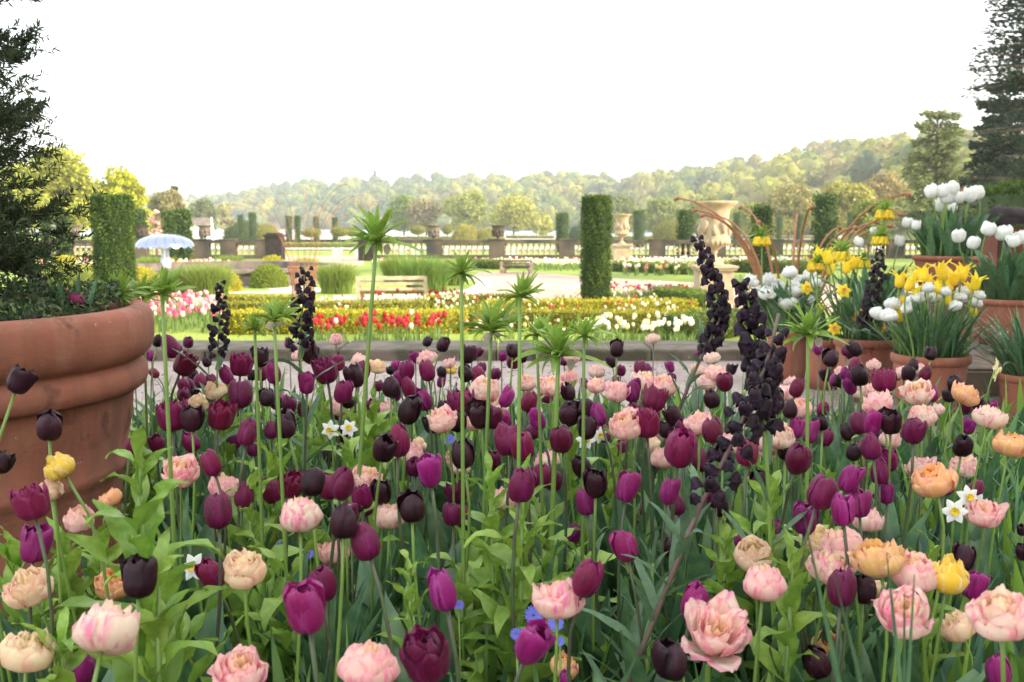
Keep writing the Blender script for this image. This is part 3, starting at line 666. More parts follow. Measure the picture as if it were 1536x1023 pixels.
def pier_block(px, label):
    p = G(px, 392); r = empty('gate_pier', (p.x, 58, -1), label=label, cat='pier', group='dark gate piers')
    MB().box((0, 0, .7), (.95, .95, 1.4)).build('shaft', M['dark_metal'], r, False); MB().box((0, 0, 1.45), (1.1, 1.1, .1)).box((0, 0, 1.55), (.8, .8, .1)).build('cap', M['dark_metal'], r, False)
pier_block(406, 'dark square pier left of the balustrade gap'); pier_block(547, 'dark square pier beside the tall crown imperial')

# urns
def urn(p, H, rimw, ph, pw, label, m='stone', group='stone urns', flip=True):
    r = empty('stone_urn', p, label=label, cat='urn', group=group)
    if ph: 
        MB().box((0, 0, ph * .06), (pw * 1.12, pw * 1.12, ph * .12)).box((0, 0, ph * .5), (pw * .86, pw * .86, ph * .78)).box((0, 0, ph * .92), (pw, pw, ph * .07)).box((0, 0, ph * .975), (pw * 1.08, pw * 1.08, ph * .05)).build('pedestal', M[m], r, False)
        if ph > .5:
            MB().box((0, -pw * .43, ph * .5), (pw * .6, .012, ph * .5)).build('panel', M[m], r, False)
    R_ = rimw / 2; z0 = ph
    prof = [(.45, 0), (.45, .03), (.36, .05), (.30, .08), (.15, .12), (.12, .18), (.17, .20), (.17, .215), (.13, .23), (.30, .27), (.60, .32), (.72, .38), (.66, .42), (.68, .44), (.62, .47), (.60, .70), (.66, .84), (.80, .93), (.98, .965), (1.0, .98), (1.0, 1.0), (.9, 1.0), (.7, .95), (.5, .9)]
    MB().lathe([(a * R_, z0 + b_ * H) for a, b_ in prof], 40).build('bowl', M[m], r)
    if H > .6:
        for s_, z_, sc_ in [(i, .58, 1) for i in range(9)]:
            a = 2 * math.pi * s_ / 9 + .3; rr = R_ * .62
            mb = MB(); V0, F0 = lump_sphere((0, 0, 0), .085, 8, 6, .35, sz=.19 + .04 * math.sin(s_ * 5), seed=s_); mb.add(V0, [tuple(f) for f in F0])
            mb.build('relief', M[m], r, loc=(rr * math.cos(a), rr * math.sin(a), z0 + (z_ + .04 * math.sin(s_ * 3)) * H))
        for s_ in range(20):
            a = 2 * math.pi * s_ / 20
            mb = MB(); V0, F0 = lump_sphere((0, 0, 0), .05, 6, 5, .05, sz=.09); mb.add(V0, [tuple(f) for f in F0]); mb.build('gadroon', M[m], r, loc=(R_ * .66 * math.cos(a), R_ * .66 * math.sin(a), z0 + .36 * H))
    return r
p = G(1069, 456); D_ = p.y
urn(p, psize(95, D_), psize(66, D_), psize(58, D_), psize(58, D_), 'large carved cream stone urn on a tall pedestal')
p = G(932, 398); D_ = p.y
urn(p, psize(45, D_), psize(29, D_), psize(31, D_), psize(28, D_), 'smaller cream stone urn beside the tall yew column')
for x_, y0_, l_ in [(112, 366, 'squat stone urn left of the broad yew column'), (214, 364, 'weathered urn right of the broad yew column'), (308, 364, 'squat urn on the left balustrade'), (651, 366, 'urn on the middle balustrade pier'), (747, 366, 'dark urn on the balustrade over the far bench')]:
    d = 61.5; p = at(x_, y0_, d); p.z = .08
    urn(p, .95, 1.0, .01, .6, l_, m='stone_dark' if x_ in (214, 747) else 'slab', group='balustrade urns')

# benches
def bench(p, W, rz, label, m='wood', stone_legs=False):
    r = empty('garden_bench', p, rz, label, 'bench', 'garden benches')
    H = W * .41
    for sx in (-1, 1):
        if stone_legs: MB().box((sx * W * .42, .15, H * .22), (.14, .45, H * .44)).build('leg', M['baluster'], r, False); MB().box((sx * W * .47, -.1, H * .45), (.12, .12, H * .9)).build('post', M['baluster'], r, False); continue
        MB().box((sx * (W / 2 - .045), -.06, H * .5), (.09, .09, H), rx=.04).build('leg', M[m], r, False)
        MB().box((sx * (W / 2 - .13), .46, H * .235), (.09, .09, H * .47)).build('leg', M[m], r, False)
        MB().box((sx * (W / 2 - .09), .2, H * .66), (.07, .5, .05)).build('armrest', M[m], r, False)
    for k in range(4): MB().box((0, .03 + k * .13, H * .49), (W * .98, .11, .045)).build('seat_slat', M[m], r, False)
    for k in range(3): MB().box((0, -.1 + .01 * k, H * (.95 - k * .19)), (W - (.02 if k == 0 else .16), .035, H * (.13 if k == 0 else .095))).build('back_slat', M[m], r, False)
    MB().box((0, .5, H * .42), (W * .9, .03, .08)).build('rail', M[m], r, False)
p = G(588, 458); bench(p, psize(106, p.y), R(6), 'weathered oak bench seen from behind on the path')
p = G(775, 410); bench(p, psize(48, p.y), R(-8), 'grey slatted bench with pale stone ends under the balustrade', 'wood_grey', True)
p = G(125, 385.5); bench(p, psize(56, p.y), R(0), 'pale bench against the left balustrade', 'wood_grey', True)

# stone basin and fountain
p = G(290, 431); ctr = Vector((p.x, p.y + 4.2, -1.0)); RB = 4.2
r = empty('stone_basin', ctr, label='broad low round stone basin left of the box balls', cat='basin')
MB().lathe([(RB, 0), (RB, .34), (RB - .06, .36), (RB - .06, .44), (RB + .08, .45), (RB + .08, .58), (RB - .42, .58), (RB - .42, 0)], 60, cap=False).build('rim', M['slab'], r, False)
MB().lathe([(RB - .42, .3), (0.01, .3)], 48, cap=False).build('water', mat('basin_water', (.05, .07, .06), rough=.1), r)
pf = at(249, 404, 40); D_ = 40
r = empty('dome_fountain', pf, label='silver leaf-ribbed dome fountain over a white figure', cat='fountain')
MB().lathe([(.6, -.9), (.5, -.3), (.42, -.05), (.30, .05)], 20).build('foot', M['slab'], r)
# white figure: one continuous body with raised arms
fig = [(0, .0), (.19, .02), (.21, .3), (.15, .55), (.16, .7), (.10, .84), (.05, .9), (.09, .95), (.095, 1.03), (.05, 1.1)]
MB().lathe([(max(a, .004), b_) for a, b_ in fig], 14).tube([(.0, 0, .72), (.2, 0, .85), (.24, .02, 1.1)], [.05, .04, .03], 8).tube([(0, 0, .72), (-.2, 0, .85), (-.24, .02, 1.1)], [.05, .04, .03], 8).build('figure', M['white_paint'], r)
MB().tube([(0, .1, .0), (0, .08, 1.2)], .03, 8).build('pole', M['silver'], r)
WD = psize(84, D_) / 2
for k in range(18):
    a0 = 2 * math.pi * k / 18; P_ = []
    for j in range(9):
        t = j / 8; rr = WD * math.sin(t * 1.57); zz = .85 + .55 * math.cos(t * 1.5) ; hw = (math.pi / 18) * .96
        P_.append([(rr * math.cos(a0 + s_ * hw), rr * math.sin(a0 + s_ * hw), zz + .035 * (1 - abs(s_)) * t + (-.05 * abs(s_) * (t > .95))) for s_ in (-1, -.5, 0, .5, 1)])
    MB().grid(P_).build('dome_blade', M['silver'], r)

# rusty steel rod sculptures
def rods(p, H, Rr, label, n=14, base=True, rad=.022, basket=.0):
    r = empty('rod_sculpture', p, label=label, cat='sculpture', group='rusty rod sculptures')
    for k in range(n):
        a = 2 * math.pi * k / n + rnd.uniform(-.12, .12); h = H * rnd.uniform(.86, 1.03); q = Rr * rnd.uniform(.8, 1.08); pts = []
        for j in range(13):
            t = j / 12; rr = .16 + q * (t ** 2.0); zz = h * math.sin(t * 1.5)
            pts.append((rr * math.cos(a), rr * math.sin(a), zz))
        MB().tube(pts, [rad * (1 - .45 * j / 12) for j in range(13)], 6).tube([pts[-1], Vector(pts[-1]) + Vector((.05 * math.cos(a), .05 * math.sin(a), -.02))], [rad * 1.2, rad * 1.1], 6).build('rod', M['rust'], r)
    if basket:
        b = MB(); Hb = basket
        for k in range(22):
            a = 2 * math.pi * k / 22
            b.tube([((.36 - .10 * math.sin(t * 3.1)) * math.cos(a + t * .5), (.36 - .10 * math.sin(t * 3.1)) * math.sin(a + t * .5), Hb * t) for t in [i / 8 for i in range(9)]], .008, 5)
        for z_ in (.06, .35, .97): b.tube([((.36 - .10 * math.sin(z_ * 3.1) + .01) * math.cos(a), (.36 - .10 * math.sin(z_ * 3.1) + .01) * math.sin(a), Hb * z_) for a in [2 * math.pi * i / 24 for i in range(25)]], .016, 5)
        b.build('basket', M['rust'], r)
p = G(456, 471); rods(p, 3.0, 1.55, 'rusty hooped rod sculpture rising from a woven basket', 15, basket=1.15, rad=.0085)
p = Vector(((1186 - 768) / F * 11.5, 11.5, -1.0)); rods(p, 2.45, 1.15, 'rusty curved rods fanning out behind the white daffodil pot', 14, rad=.020)

# mint planters and pale posts beyond the balustrade
for k, (x_, w_, l_) in enumerate([(506, 12, 'mint planter box seen in the balustrade gap'), (536, 8, 'narrow mint planter by the tall crown imperial'), (603, 12, 'mint planter right of the tall crown imperial'), (626, 12, 'mint planter left of the middle urn'), (672, 6, 'slim mint planter right of the middle urn'), (768, 18, 'mint trellis box by the dark urn')]):
    d = 78; p = at(x_, 366, d); p.z = ground_z(d); ww = psize(w_, d)
    r = empty('mint_planter', p, label=l_, cat='planter', group='mint green planters')
    hh = 1.2
    MB().box((0, 0, hh / 2), (ww, .6, hh)).build('box', M['mint'], r, False)
    for s_ in (-1, 1): MB().box((s_ * ww / 2, -.3, hh / 2 + .05), (.07, .07, hh + .1)).build('corner_post', M['mint'], r, False)
for x_, w_, l_ in [(318, 5, 'thin white post statue beyond the left balustrade'), (299, 16, 'low white garden building beyond the left balustrade')]:
    d = 150 ; p = at(x_, 350, d); p.z = ground_z(d)
    if w_ < 8:
        r = empty('white_statue', p, label=l_, cat='statue'); MB().lathe([(.4, 0), (.4, 1.6), (.25, 1.8), (.3, 2.8), (.2, 3.4), (.12, 3.7), (.16, 4.0), (.05, 4.3)], 10).build('figure', M['white_paint'], r)
    else:
        r = empty('white_building', p, label=l_, cat='building'); ww = psize(w_, d)
        MB().box((0, 0, 1.6), (ww * 2, 3, 3.2)).build('wall', M['white_paint'], r, False)
        V = [(-ww * 1.1, -1.8, 3.2), (ww * 1.1, -1.8, 3.2), (ww * 1.1, 1.8, 3.2), (-ww * 1.1, 1.8, 3.2), (-ww * 1.1, 0, 4.2), (ww * 1.1, 0, 4.2)]
        MB().add(V, [(0, 1, 5, 4), (2, 3, 4, 5), (0, 4, 3), (1, 2, 5), (0, 3, 2, 1)]).build('roof', M['slab'], r, False)
        for q in (-.5, .5): MB().box((ww * q, -1.52, 1.5), (.5, .05, 1.3)).build('window', M['dark_metal'], r, False)

# ---------------------------------------------------------------- ornamental grass, parterre planting (stuff)
def blades(P, h, lean, w=.012, seg=4):
    """P (n,3) roots -> ribbon blades"""
    n = len(P); a = rng.uniform(0, 2 * np.pi, n); L_ = h * rng.uniform(.6, 1.15, n); ln = lean * rng.uniform(.3, 1.3, n)
    dr = np.stack([np.cos(a), np.sin(a), 0 * a], 1); sd = np.stack([-np.sin(a), np.cos(a), 0 * a], 1)
    b2 = rng.uniform(0, np.pi, n); sd = sd * np.cos(b2)[:, None] + dr * np.sin(b2)[:, None]
    Vs = []
    for j in range(seg + 1):
        t = j / seg; c_ = P + dr * (ln * L_ * t ** 2)[:, None] + np.array([0, 0, 1]) * (L_ * (t - .35 * ln * t * t))[:, None]
        ww = w * (1 - t ** 2 * .95) ; Vs += [c_ - sd * ww, c_ + sd * ww]
    V = np.stack(Vs, 1); k = 2 * (seg + 1); base = np.arange(n)[:, None] * k
    Fc = np.concatenate([base + np.array([[2 * j, 2 * j + 1, 2 * j + 3, 2 * j + 2]]) for j in range(seg)], 0)
    return V.reshape(-1, 3), Fc, k
def grass_clump(px, ptop, pbot, wpx, label, c=(.22, .30, .06), n=1600):
    p = G(px, pbot); d = p.y; W = psize(wpx, d); H = psize(pbot - ptop, d)
    P_ = np.zeros((n, 3)); a = rng.uniform(0, 2 * np.pi, n); rr = np.sqrt(rng.uniform(0, 1, n)) * W * .36; P_[:, 0] = rr * np.cos(a); P_[:, 1] = rr * np.sin(a) * .7
    V, Fc, k = blades(P_, H * 1.15, .55, .012)
    o = obj('ornamental_grass', mesh('ornamental_grass', V, Fc, M['foliage_attr'], vc=cols(n, c, .25, k)), loc=p)
    tag(o, label, 'plant', 'feathery grass clumps')
grass_clump(310, 399, 444, 90, 'wide feathery grass clump behind the thin left fritillary', n=2600)
grass_clump(262, 408, 444, 60, 'feathery grass under the white figure')
grass_clump(95, 400, 452, 80, 'feathery grass left of the broad yew column', (.26, .32, .07))
grass_clump(130, 408, 450, 50, 'feathery grass touching the broad yew column', (.26, .32, .07))
grass_clump(505, 396, 440, 64, 'feathery grass right of the woven basket')
grass_clump(640, 388, 436, 84, 'big feathery grass clump right of the oak bench', (.18, .29, .06), 2600)
grass_clump(598, 384, 424, 60, 'feathery grass above the oak bench')
grass_clump(680, 392, 428, 44, 'small feathery grass beside the pale kerb')
grass_clump(345, 384, 402, 50, 'distant grass tuft left of the yellowish ball')
grass_clump(228, 386, 408, 50, 'distant grass tuft left of the fountain')

# flower carpets: one object per colour mass; too many and too small to count
def carpet(name, rects, dens, fc, label, cat, h=.34, fs=.055, leafc=(.16, .25, .06), z=-1.0, lw=.014):
    pr = []; fl = []
    for (x0, x1, y0, y1) in rects:
        a = G(x0, y1, z); b_ = G(x1, y1, z); c_ = G(x0, y0, z); d_ = G(x1, y0, z)
        area = (b_.x - a.x + d_.x - c_.x) / 2 * (c_.y - a.y); n = int(area * dens)
        t = rng.uniform(0, 1, n); s_ = rng.uniform(0, 1, n)
        y = a.y + (c_.y - a.y) * t; xl = a.x + (c_.x - a.x) * t; xr = b_.x + (d_.x - b_.x) * t
        P_ = np.stack([xl + (xr - xl) * s_, y, np.full(n, z)], 1)
        P_[:, :2] += rng.normal(size=(n, 2)) * .04
        V, Fc, k = blades(np.repeat(P_, 4, 0) + np.concatenate([rng.normal(size=(n * 4, 2)) * .05, np.zeros((n * 4, 1))], 1), h * .8, .3, lw, 2)
        pr.append((V, Fc, cols(n * 4, leafc, .3, k)))
        hz = h * rng.uniform(.8, 1.15, n); top = P_ + np.array([0, 0, 1]) * hz[:, None]; fl.append(top)
    T = np.concatenate(fl); n = len(T); fc = np.asarray(fc); cc = fc[rng.integers(0, len(fc), n)]
    # each blossom: closed cup of 5 sides, 3 rings
    ang = np.arange(5) * 2 * np.pi / 5; rings = [(0.25, -.5), (.62, -.1), (.42, .5)]
    Vr = []
    for rr, zz in rings: Vr.append(np.stack([rr * np.cos(ang), rr * np.sin(ang), np.full(5, zz)], 1))
    tmpl = np.concatenate(Vr); k = 15
    Vf = T[:, None, :] + tmpl[None] * fs * rng.uniform(.75, 1.3, (n, 1, 1)) * np.array([1, 1, 1.3])
    Vf += rng.normal(size=(n, 1, 3)) * 0
    base = np.arange(n)[:, None] * k
    fcs = [[5 * j + i, 5 * j + (i + 1) % 5, 5 * (j + 1) + (i + 1) % 5, 5 * (j + 1) + i] for j in range(2) for i in range(5)]
    Ff = np.concatenate([base + np.array([q]) for q in fcs], 0)
    pr.append((Vf.reshape(-1, 3), Ff, cols(n, cc, .15, k, .03)))
    V, Fc, C = join(pr)
    return tag(obj(name, mesh(name, V, Fc, M['leaf_attr'], vc=C)), label, cat, kind='stuff')
RED = [(.50, .02, .02), (.60, .04, .03), (.35, .01, .02), (.55, .03, .05)]
PINKW = [(.75, .18, .28), (.85, .60, .60), (.70, .08, .20), (.85, .75, .65), (.80, .35, .40)]
WH = [(.85, .84, .72), (.85, .85, .80), (.85, .78, .45)]
MIXED = [(.85, .82, .60), (.80, .65, .25), (.85, .80, .75), (.55, .08, .06)]
carpet('red_tulip_carpet', [(455, 560, 513, 524), (545, 665, 509, 523)], 26, RED * 5 + [(.9, .88, .8)], 'band of red tulips just beyond the terrace ledge', 'flowers', h=.45, fs=.07)
carpet('white_tulip_carpet', [(875, 1035, 508, 524)], 26, WH, 'drift of white tulips beyond the ledge right of the tall column', 'flowers', h=.42, fs=.065)
carpet('pink_tulip_carpet', [(222, 335, 462, 500), (60, 222, 462, 480)], 17, PINKW, 'pink and white tulips on the lawn beside the big pot rim', 'flowers', h=.4, fs=.07)
carpet('parterre_flower_carpet', [(420, 560, 462, 484), (560, 700, 462, 470), (640, 880, 460, 490), (905, 1060, 460, 492), (1100, 1180, 470, 520), (690, 880, 500, 520)], 7, MIXED, 'thin mixed planting of cream and yellow spring flowers in the parterre', 'flowers', h=.32, fs=.05, leafc=(.26, .34, .06))
carpet('tulip_border', [(905, 1010, 446, 458), (940, 1042, 446, 452)], 22, RED + PINKW + WH + WH, 'mixed red, pink and white tulip border left of the big urn', 'flowers', h=.4, fs=.07)
carpet('white_flower_border', [(815, 870, 452, 460), (790, 880, 401, 407), (930, 1042, 398, 404), (1095, 1200, 398, 404)], 9, WH, 'white and cream flower borders along the far side of the path', 'flowers', h=.4, fs=.08)
carpet('far_flower_border', [(60, 200, 400, 406), (255, 345, 399, 405), (700, 880, 398, 404), (920, 1230, 397, 403), (930, 1042, 408, 414), (560, 640, 398, 404)], 4.5, PINKW + WH * 2 + [(.8, .55, .2), (.8, .7, .3), (.8, .6, .3)], 'distant pink, cream and apricot flower borders under the balustrade', 'flowers', h=.35, fs=.1, lw=.03)
carpet('dark_bench_tulips', [(560, 700, 455, 462)], 12, [(.25, .01, .03), (.45, .02, .02)], 'dark red tulips scattered on the verge before the oak bench', 'flowers', h=.38, fs=.06)

# ================================================================= the flower bed
def petal(mb, az, prof, wid, layer, nv=8, nu=6, crease=.02, ruf=0, ph=0, tipz=0, lean=0, m=0, endc=.09):
    P_ = []
    for j in range(nv + 1):
        v = j / nv; r_, z_ = ramp(v, [(a, b_) for a, b_, c_ in prof]), ramp(v, [(a, c_) for a, b_, c_ in prof]); hw = ramp(v, wid)
        row = []
        for i in range(nu + 1):
            u = 2 * i / nu - 1; rr = max(r_, .13); a = u * hw / rr
            a = max(-1.5, min(1.5, a))
            rad = r_ * layer * (1 - .05 * u * u) + crease * (1 - abs(u)) * (v > .05)
            rad += ruf * math.sin(u * 5 + ph + v * 3) * v * .6 + lean * v * v
            zz = z_ - endc * u * u * sstep(.7, 1, v) + ruf * .7 * math.sin(u * 7 + ph * 2) * sstep(.5, 1, v) + tipz * v
            row.append((rad * math.cos(az + a), rad * math.sin(az + a), zz))
        P_.append(row)
    mb.grid(P_, m=m)

def head_single(seed, m, op=0., slim=1.0):
    r_ = random.Random(seed); mb = MB()
    prof = [(0, .05, 0), (.07, .20, .03), (.2, .31, .14), (.4, .37, .36), (.6, .36, .58), (.78, .295 + op * .12, .78), (.9, .19 + op * .22, .92), (.96, .11 + op * .28, .98), (1, .05 + op * .33, 1.0)]
    prof = [(a, b_ * slim, c_) for a, b_, c_ in prof]
    wid = [(0, .05), (.1, .17), (.3, .34), (.5, .40), (.7, .37), (.85, .29), (.93, .21), (.98, .12), (1, .03)]
    for k in range(6):
        outer = k % 2 == 0
        petal(mb, k * math.pi / 3 + r_.uniform(-.12, .12), prof, [(a, b_ * slim * (1.0 if outer else .92)) for a, b_ in wid], (1.09 if outer else .90) + r_.uniform(-.02, .02), crease=.022 if outer else .012,
              ruf=.032, ph=r_.uniform(0, 6), tipz=r_.uniform(-.12, .03), lean=r_.uniform(-.04, .07) + op * .08 * r_.random() + (.22 if r_.random() < .12 else 0))
    return mb.mesh('blossom', m)
def head_ragged(seed, m):
    """fuller plum tulip with overlapping curled petals"""
    r_ = random.Random(seed); mb = MB()
    for L_, (n, R_, hh, op) in enumerate([(5, .42, .92, .22), (5, .34, 1.0, .12), (4, .22, .98, .05)]):
        for k in range(n):
            prof = [(0, .05, 0), (.1, R_ * .6, .04), (.3, R_, .22), (.55, R_ * 1.05, .5), (.8, R_ * (.9 + op), .8), (1, R_ * (.62 + op * 1.8), 1.0)]
            wid = [(0, .05), (.15, .2), (.45, .33), (.7, .33), (.88, .22), (1, .04)]
            petal(mb, k * 2 * math.pi / n + L_ * .6 + r_.uniform(-.2, .2), [(a, b_, c_ * hh) for a, b_, c_ in prof], wid, 1, ruf=.045, ph=r_.uniform(0, 6), tipz=r_.uniform(-.12, .05), lean=r_.uniform(-.03, .08), nu=7)
    return mb.mesh('blossom', m)
def head_double(seed, m, op=.3):
    r_ = random.Random(seed); mb = MB()
    for L_, (n, R_, hh, ww) in enumerate([(5, .58, .82, .46), (5, .49, .93, .42), (5, .38, 1.0, .34), (4, .25, 1.02, .28), (3, .12, .98, .18)]):
        for k in range(n):
            o_ = op * (1 - L_ * .18) * r_.uniform(.7, 1.3)
            prof = [(0, .06, 0), (.12, R_ * .62, .03), (.35, R_ * (.98), .24), (.6, R_ * (1.05 + o_ * .2), .55), (.82, R_ * (.93 + o_ * .55), .82), (1, R_ * (.66 + o_ * 1.15), 1.0)]
            wid = [(0, .06), (.15, ww * .6), (.45, ww), (.75, ww * .98), (.9, ww * .84), (.96, ww * .66), (1, ww * .40)]
            petal(mb, k * 2 * math.pi / n + L_ * .5 + r_.uniform(-.35, .35), [(a, b_ * r_.uniform(.9, 1.1), c_ * hh * r_.uniform(.88, 1.05)) for a, b_, c_ in prof], wid, 1, ruf=.055, ph=r_.uniform(0, 6), tipz=r_.uniform(-.16, .03), lean=r_.uniform(-.03, .08), nu=7, crease=.01, endc=.13)
    return mb.mesh('blossom', m)
def head_lily(seed, m):
    r_ = random.Random(seed); mb = MB()
    for k in range(6):
        prof = [(0, .06, 0), (.15, .22, .08), (.35, .25, .32), (.6, .24, .62), (.8, .34, .84), (1, .62 + r_.uniform(-.1, .1), .98)]
        wid = [(0, .05), (.2, .18), (.45, .2), (.7, .12), (.9, .06), (1, .008)]
        petal(mb, k * math.pi / 3 + r_.uniform(-.15, .15), prof, wid, 1.05 if k % 2 else .95, ruf=.01, ph=r_.uniform(0, 6), tipz=r_.uniform(-.15, .03))
    return mb.mesh('blossom', m)
HEADS = {
 'K': [head_single(s, M['black'], op) for s, op in [(1, 0), (2, .1), (3, .35), (4, .05), (5, .6), (6, 0)]],
 'P': [head_single(s, M['purple'], op, sl_) for s, op, sl_ in [(11, .1, 1), (12, .2, 1), (13, 0, .92), (14, .3, 1.05), (15, .1, .95)]],
 'R': [head_ragged(s, M['purple']) for s in (21, 22, 23, 24)],
 'V': [head_single(s, M['violet'], op, sl_) for s, op, sl_ in [(31, .05, .86), (32, .15, .9), (33, 0, .82), (34, .2, .9)]],
 'D': [head_double(s, M['pink'], op) for s, op in [(41, .15), (42, .3), (43, .45), (44, .25), (45, .1), (46, .35)]],
 'C': [head_double(s, M['cream'], op) for s, op in [(51, .1), (52, .25), (53, 0)]],
 'O': [head_double(s, M['orange'], op) for s, op in [(55, .25), (56, .4)]],
 'Y': [head_double(s, M['yellow'], op) for s, op in [(58, .1), (59, .0)]],
 'W': [head_single(s, M['white'], op, sl_) for s, op, sl_ in [(61, .25, 1.1), (62, .4, 1.15), (63, .1, 1.05), (64, .5, 1.1)]],
 'w': [head_double(s, M['white'], op) for s, op in [(66, 0), (67, .15)]],
 'L': [head_lily(s, M['lily_yellow']) for s in (71, 72, 73)],
 'X': [head_double(s, M['pink'], op) for s, op in [(81, .95)]],
}
NOUN = {'K': 'near-black tulip', 'P': 'plum-purple tulip', 'R': 'ragged plum tulip', 'V': 'magenta tulip', 'D': 'double pink tulip', 'C': 'double peach-cream tulip', 'O': 'double apricot tulip', 'Y': 'double yellow tulip',
        'W': 'white tulip', 'w': 'double white tulip', 'L': 'yellow lily-flowered tulip', 'X': 'wide open pink tulip', 'N': 'white daffodil', 'B': 'blue anemone', 'F': 'orange daffodil'}
NOM = {'K': .056, 'P': .062, 'R': .056, 'V': .06, 'D': .056, 'C': .052, 'O': .058, 'Y': .056, 'X': .075}
AUTO = []          # (object, noun, px, py)

def leaf_mesh(seed, name, m, L_=1.0, w_=.075, curl=.5, twist=.4, wave=.0, fold=.35, nv=9):
    r_ = random.Random(seed); P_ = []; tw = r_.uniform(-twist, twist)
    for j in range(nv + 1):
        t = j / nv; ang = curl * t ** 1.6 * 1.5
        # integrate an arc
        y = 0; z = 0; n_ = 12
        for q in range(n_): a = curl * ((q + .5) / n_ * t) ** 1.6 * 1.5; y += math.sin(a) * t / n_; z += math.cos(a) * t / n_
        hw = w_ * (max(0, math.sin(math.pi * min(1, (t * .86 + .14)) ** .85)) ** .8 if t < 1 else 0) + .002 * (t < 1)
        th = tw * t + wave * math.sin(t * 9 + seed); row = []
        for i in range(5):
            u = i / 2 - 1; off = Vector((math.cos(th) * u * hw, math.sin(th) * u * hw * .8, 0)); nrm = Vector((0, -math.cos(ang), math.sin(ang)))
            q = Vector((0, y, z)) * L_ + (off + nrm * (abs(u) * hw * fold * (1 - .5 * t) + wave * .02 * math.sin(t * 14 + u * 3))) * L_; row.append(q)
        P_.append(row)
    return MB().grid(P_).mesh(name, m)
LEAF = [leaf_mesh(s, 'leaf', M['leaf'], w_=w_, curl=c_, twist=1.0, wave=.35, fold=.4) for s, w_, c_ in [(1, .085, .12), (2, .09, .3), (3, .1, .5), (4, .075, .2), (5, .085, .7), (6, .1, .15), (7, .07, .4)]]
LEAFN = [leaf_mesh(s, 'leaf', M['leaf'], w_=.022, curl=c_, twist=.6, fold=.2, nv=6) for s, c_ in [(1, .15), (2, .4), (3, .7)]]
LEAFB = [leaf_mesh(s, 'leaf', M['leaf_bright'], w_=w_, curl=c_, twist=1.8, wave=.8, fold=.35) for s, w_, c_ in [(1, .14, .5), (2, .15, .8), (3, .12, 1.2), (4, .14, .3), (5, .14, 1.6), (6, .11, .9)]]
LEAFG = [leaf_mesh(s, 'leaf', M['leaf_blue'], w_=w_, curl=c_, twist=1.0, wave=.3, fold=.35) for s, w_, c_ in [(1, .07, .4), (2, .08, .7), (3, .06, .2)]]

def stem_to(root, head_pt, head_dir, rad, m, parent, name='stem'):
    """root at parent origin; head_pt local"""
    h = Vector(head_pt); c1 = Vector((0, 0, h.z * .4)); c2 = h - head_dir * (h.length * .3); pts = []
    for j in range(9):
        t = j / 8; pts.append((c1 * 3 * (1 - t) ** 2 * t) + c2 * 3 * (1 - t) * t * t + h * t ** 3)
    return MB().tube(pts, [rad * (1.15 - .25 * j / 8) for j in range(9)], 7).build(name, m, parent)

def tulip(kind, x, y, hpx, d=None, zmax=.70, zmin=.40, zbase=.03, tilt=None, label=None, leaves=3, head=None, ls=1.0, noun=None, name='tulip', cat='tulip', group=None, lean=.05, rot=None):
    r_ = random.Random(int(x * 31 + y * 17 + hpx))
    if d is None:
        d = NOM[kind] * F / hpx * .97
        k = -ray(x, y).z / ray(x, y).y
        d = max(d, (CZ - zmax) / k); d = min(d, (CZ - zmin) / k)
    P_ = at(x, y, d); hr = psize(hpx, d)
    root = Vector((P_.x + r_.uniform(-lean, lean), P_.y + r_.uniform(-.02, .08), zbase))
    e = empty(name, root, 0, None, cat, group)
    tl = tilt if tilt is not None else (r_.gauss(0, .24), r_.gauss(-.02, .2))
    hd = Vector((math.sin(tl[0]), math.sin(tl[1]), 1)).normalized()
    up = 0.5 * hr * (1.05)
    base = P_ - hd * up - root
    st = M['stem_dark'] if kind in 'PRV' else M['stem']
    stem_to(root, base + hd * .004, hd, max(.0028, hr * .055), st, e)
    hm = HEADS[kind][head if head is not None else r_.randrange(len(HEADS[kind]))]
    q = hd.to_track_quat('Z', 'Y').to_matrix().to_4x4() @ Matrix.Rotation(rot if rot is not None else r_.uniform(0, 6.28), 4, 'Z')
    wf = {'D': 1.04, 'C': 1.0, 'O': 1.04, 'Y': 1.0, 'X': .85, 'P': .93, 'V': .93, 'K': .96}.get(kind, 1.0)
    ws = r_.uniform(.92, 1.08) * wf
    o = obj('blossom', hm, e, base, q, (hr * ws, hr * ws, hr * 1.02))
    for k in range(leaves):
        a = r_.uniform(0, 6.28); L_ = r_.uniform(.55, .78) * min(base.z, .6) * ls
        lf = obj('leaf', LEAF[r_.randrange(len(LEAF))], e, (math.cos(a) * .008, math.sin(a) * .008, .01 + .03 * k), (r_.uniform(-.1, .12), 0, a), (L_ * 1.1, L_, L_))
    if label: e['label'] = label
    else: AUTO.append((e, noun or NOUN[kind], x, y))
    e['group'] = group or 'tulips of the flower bed'
    return e

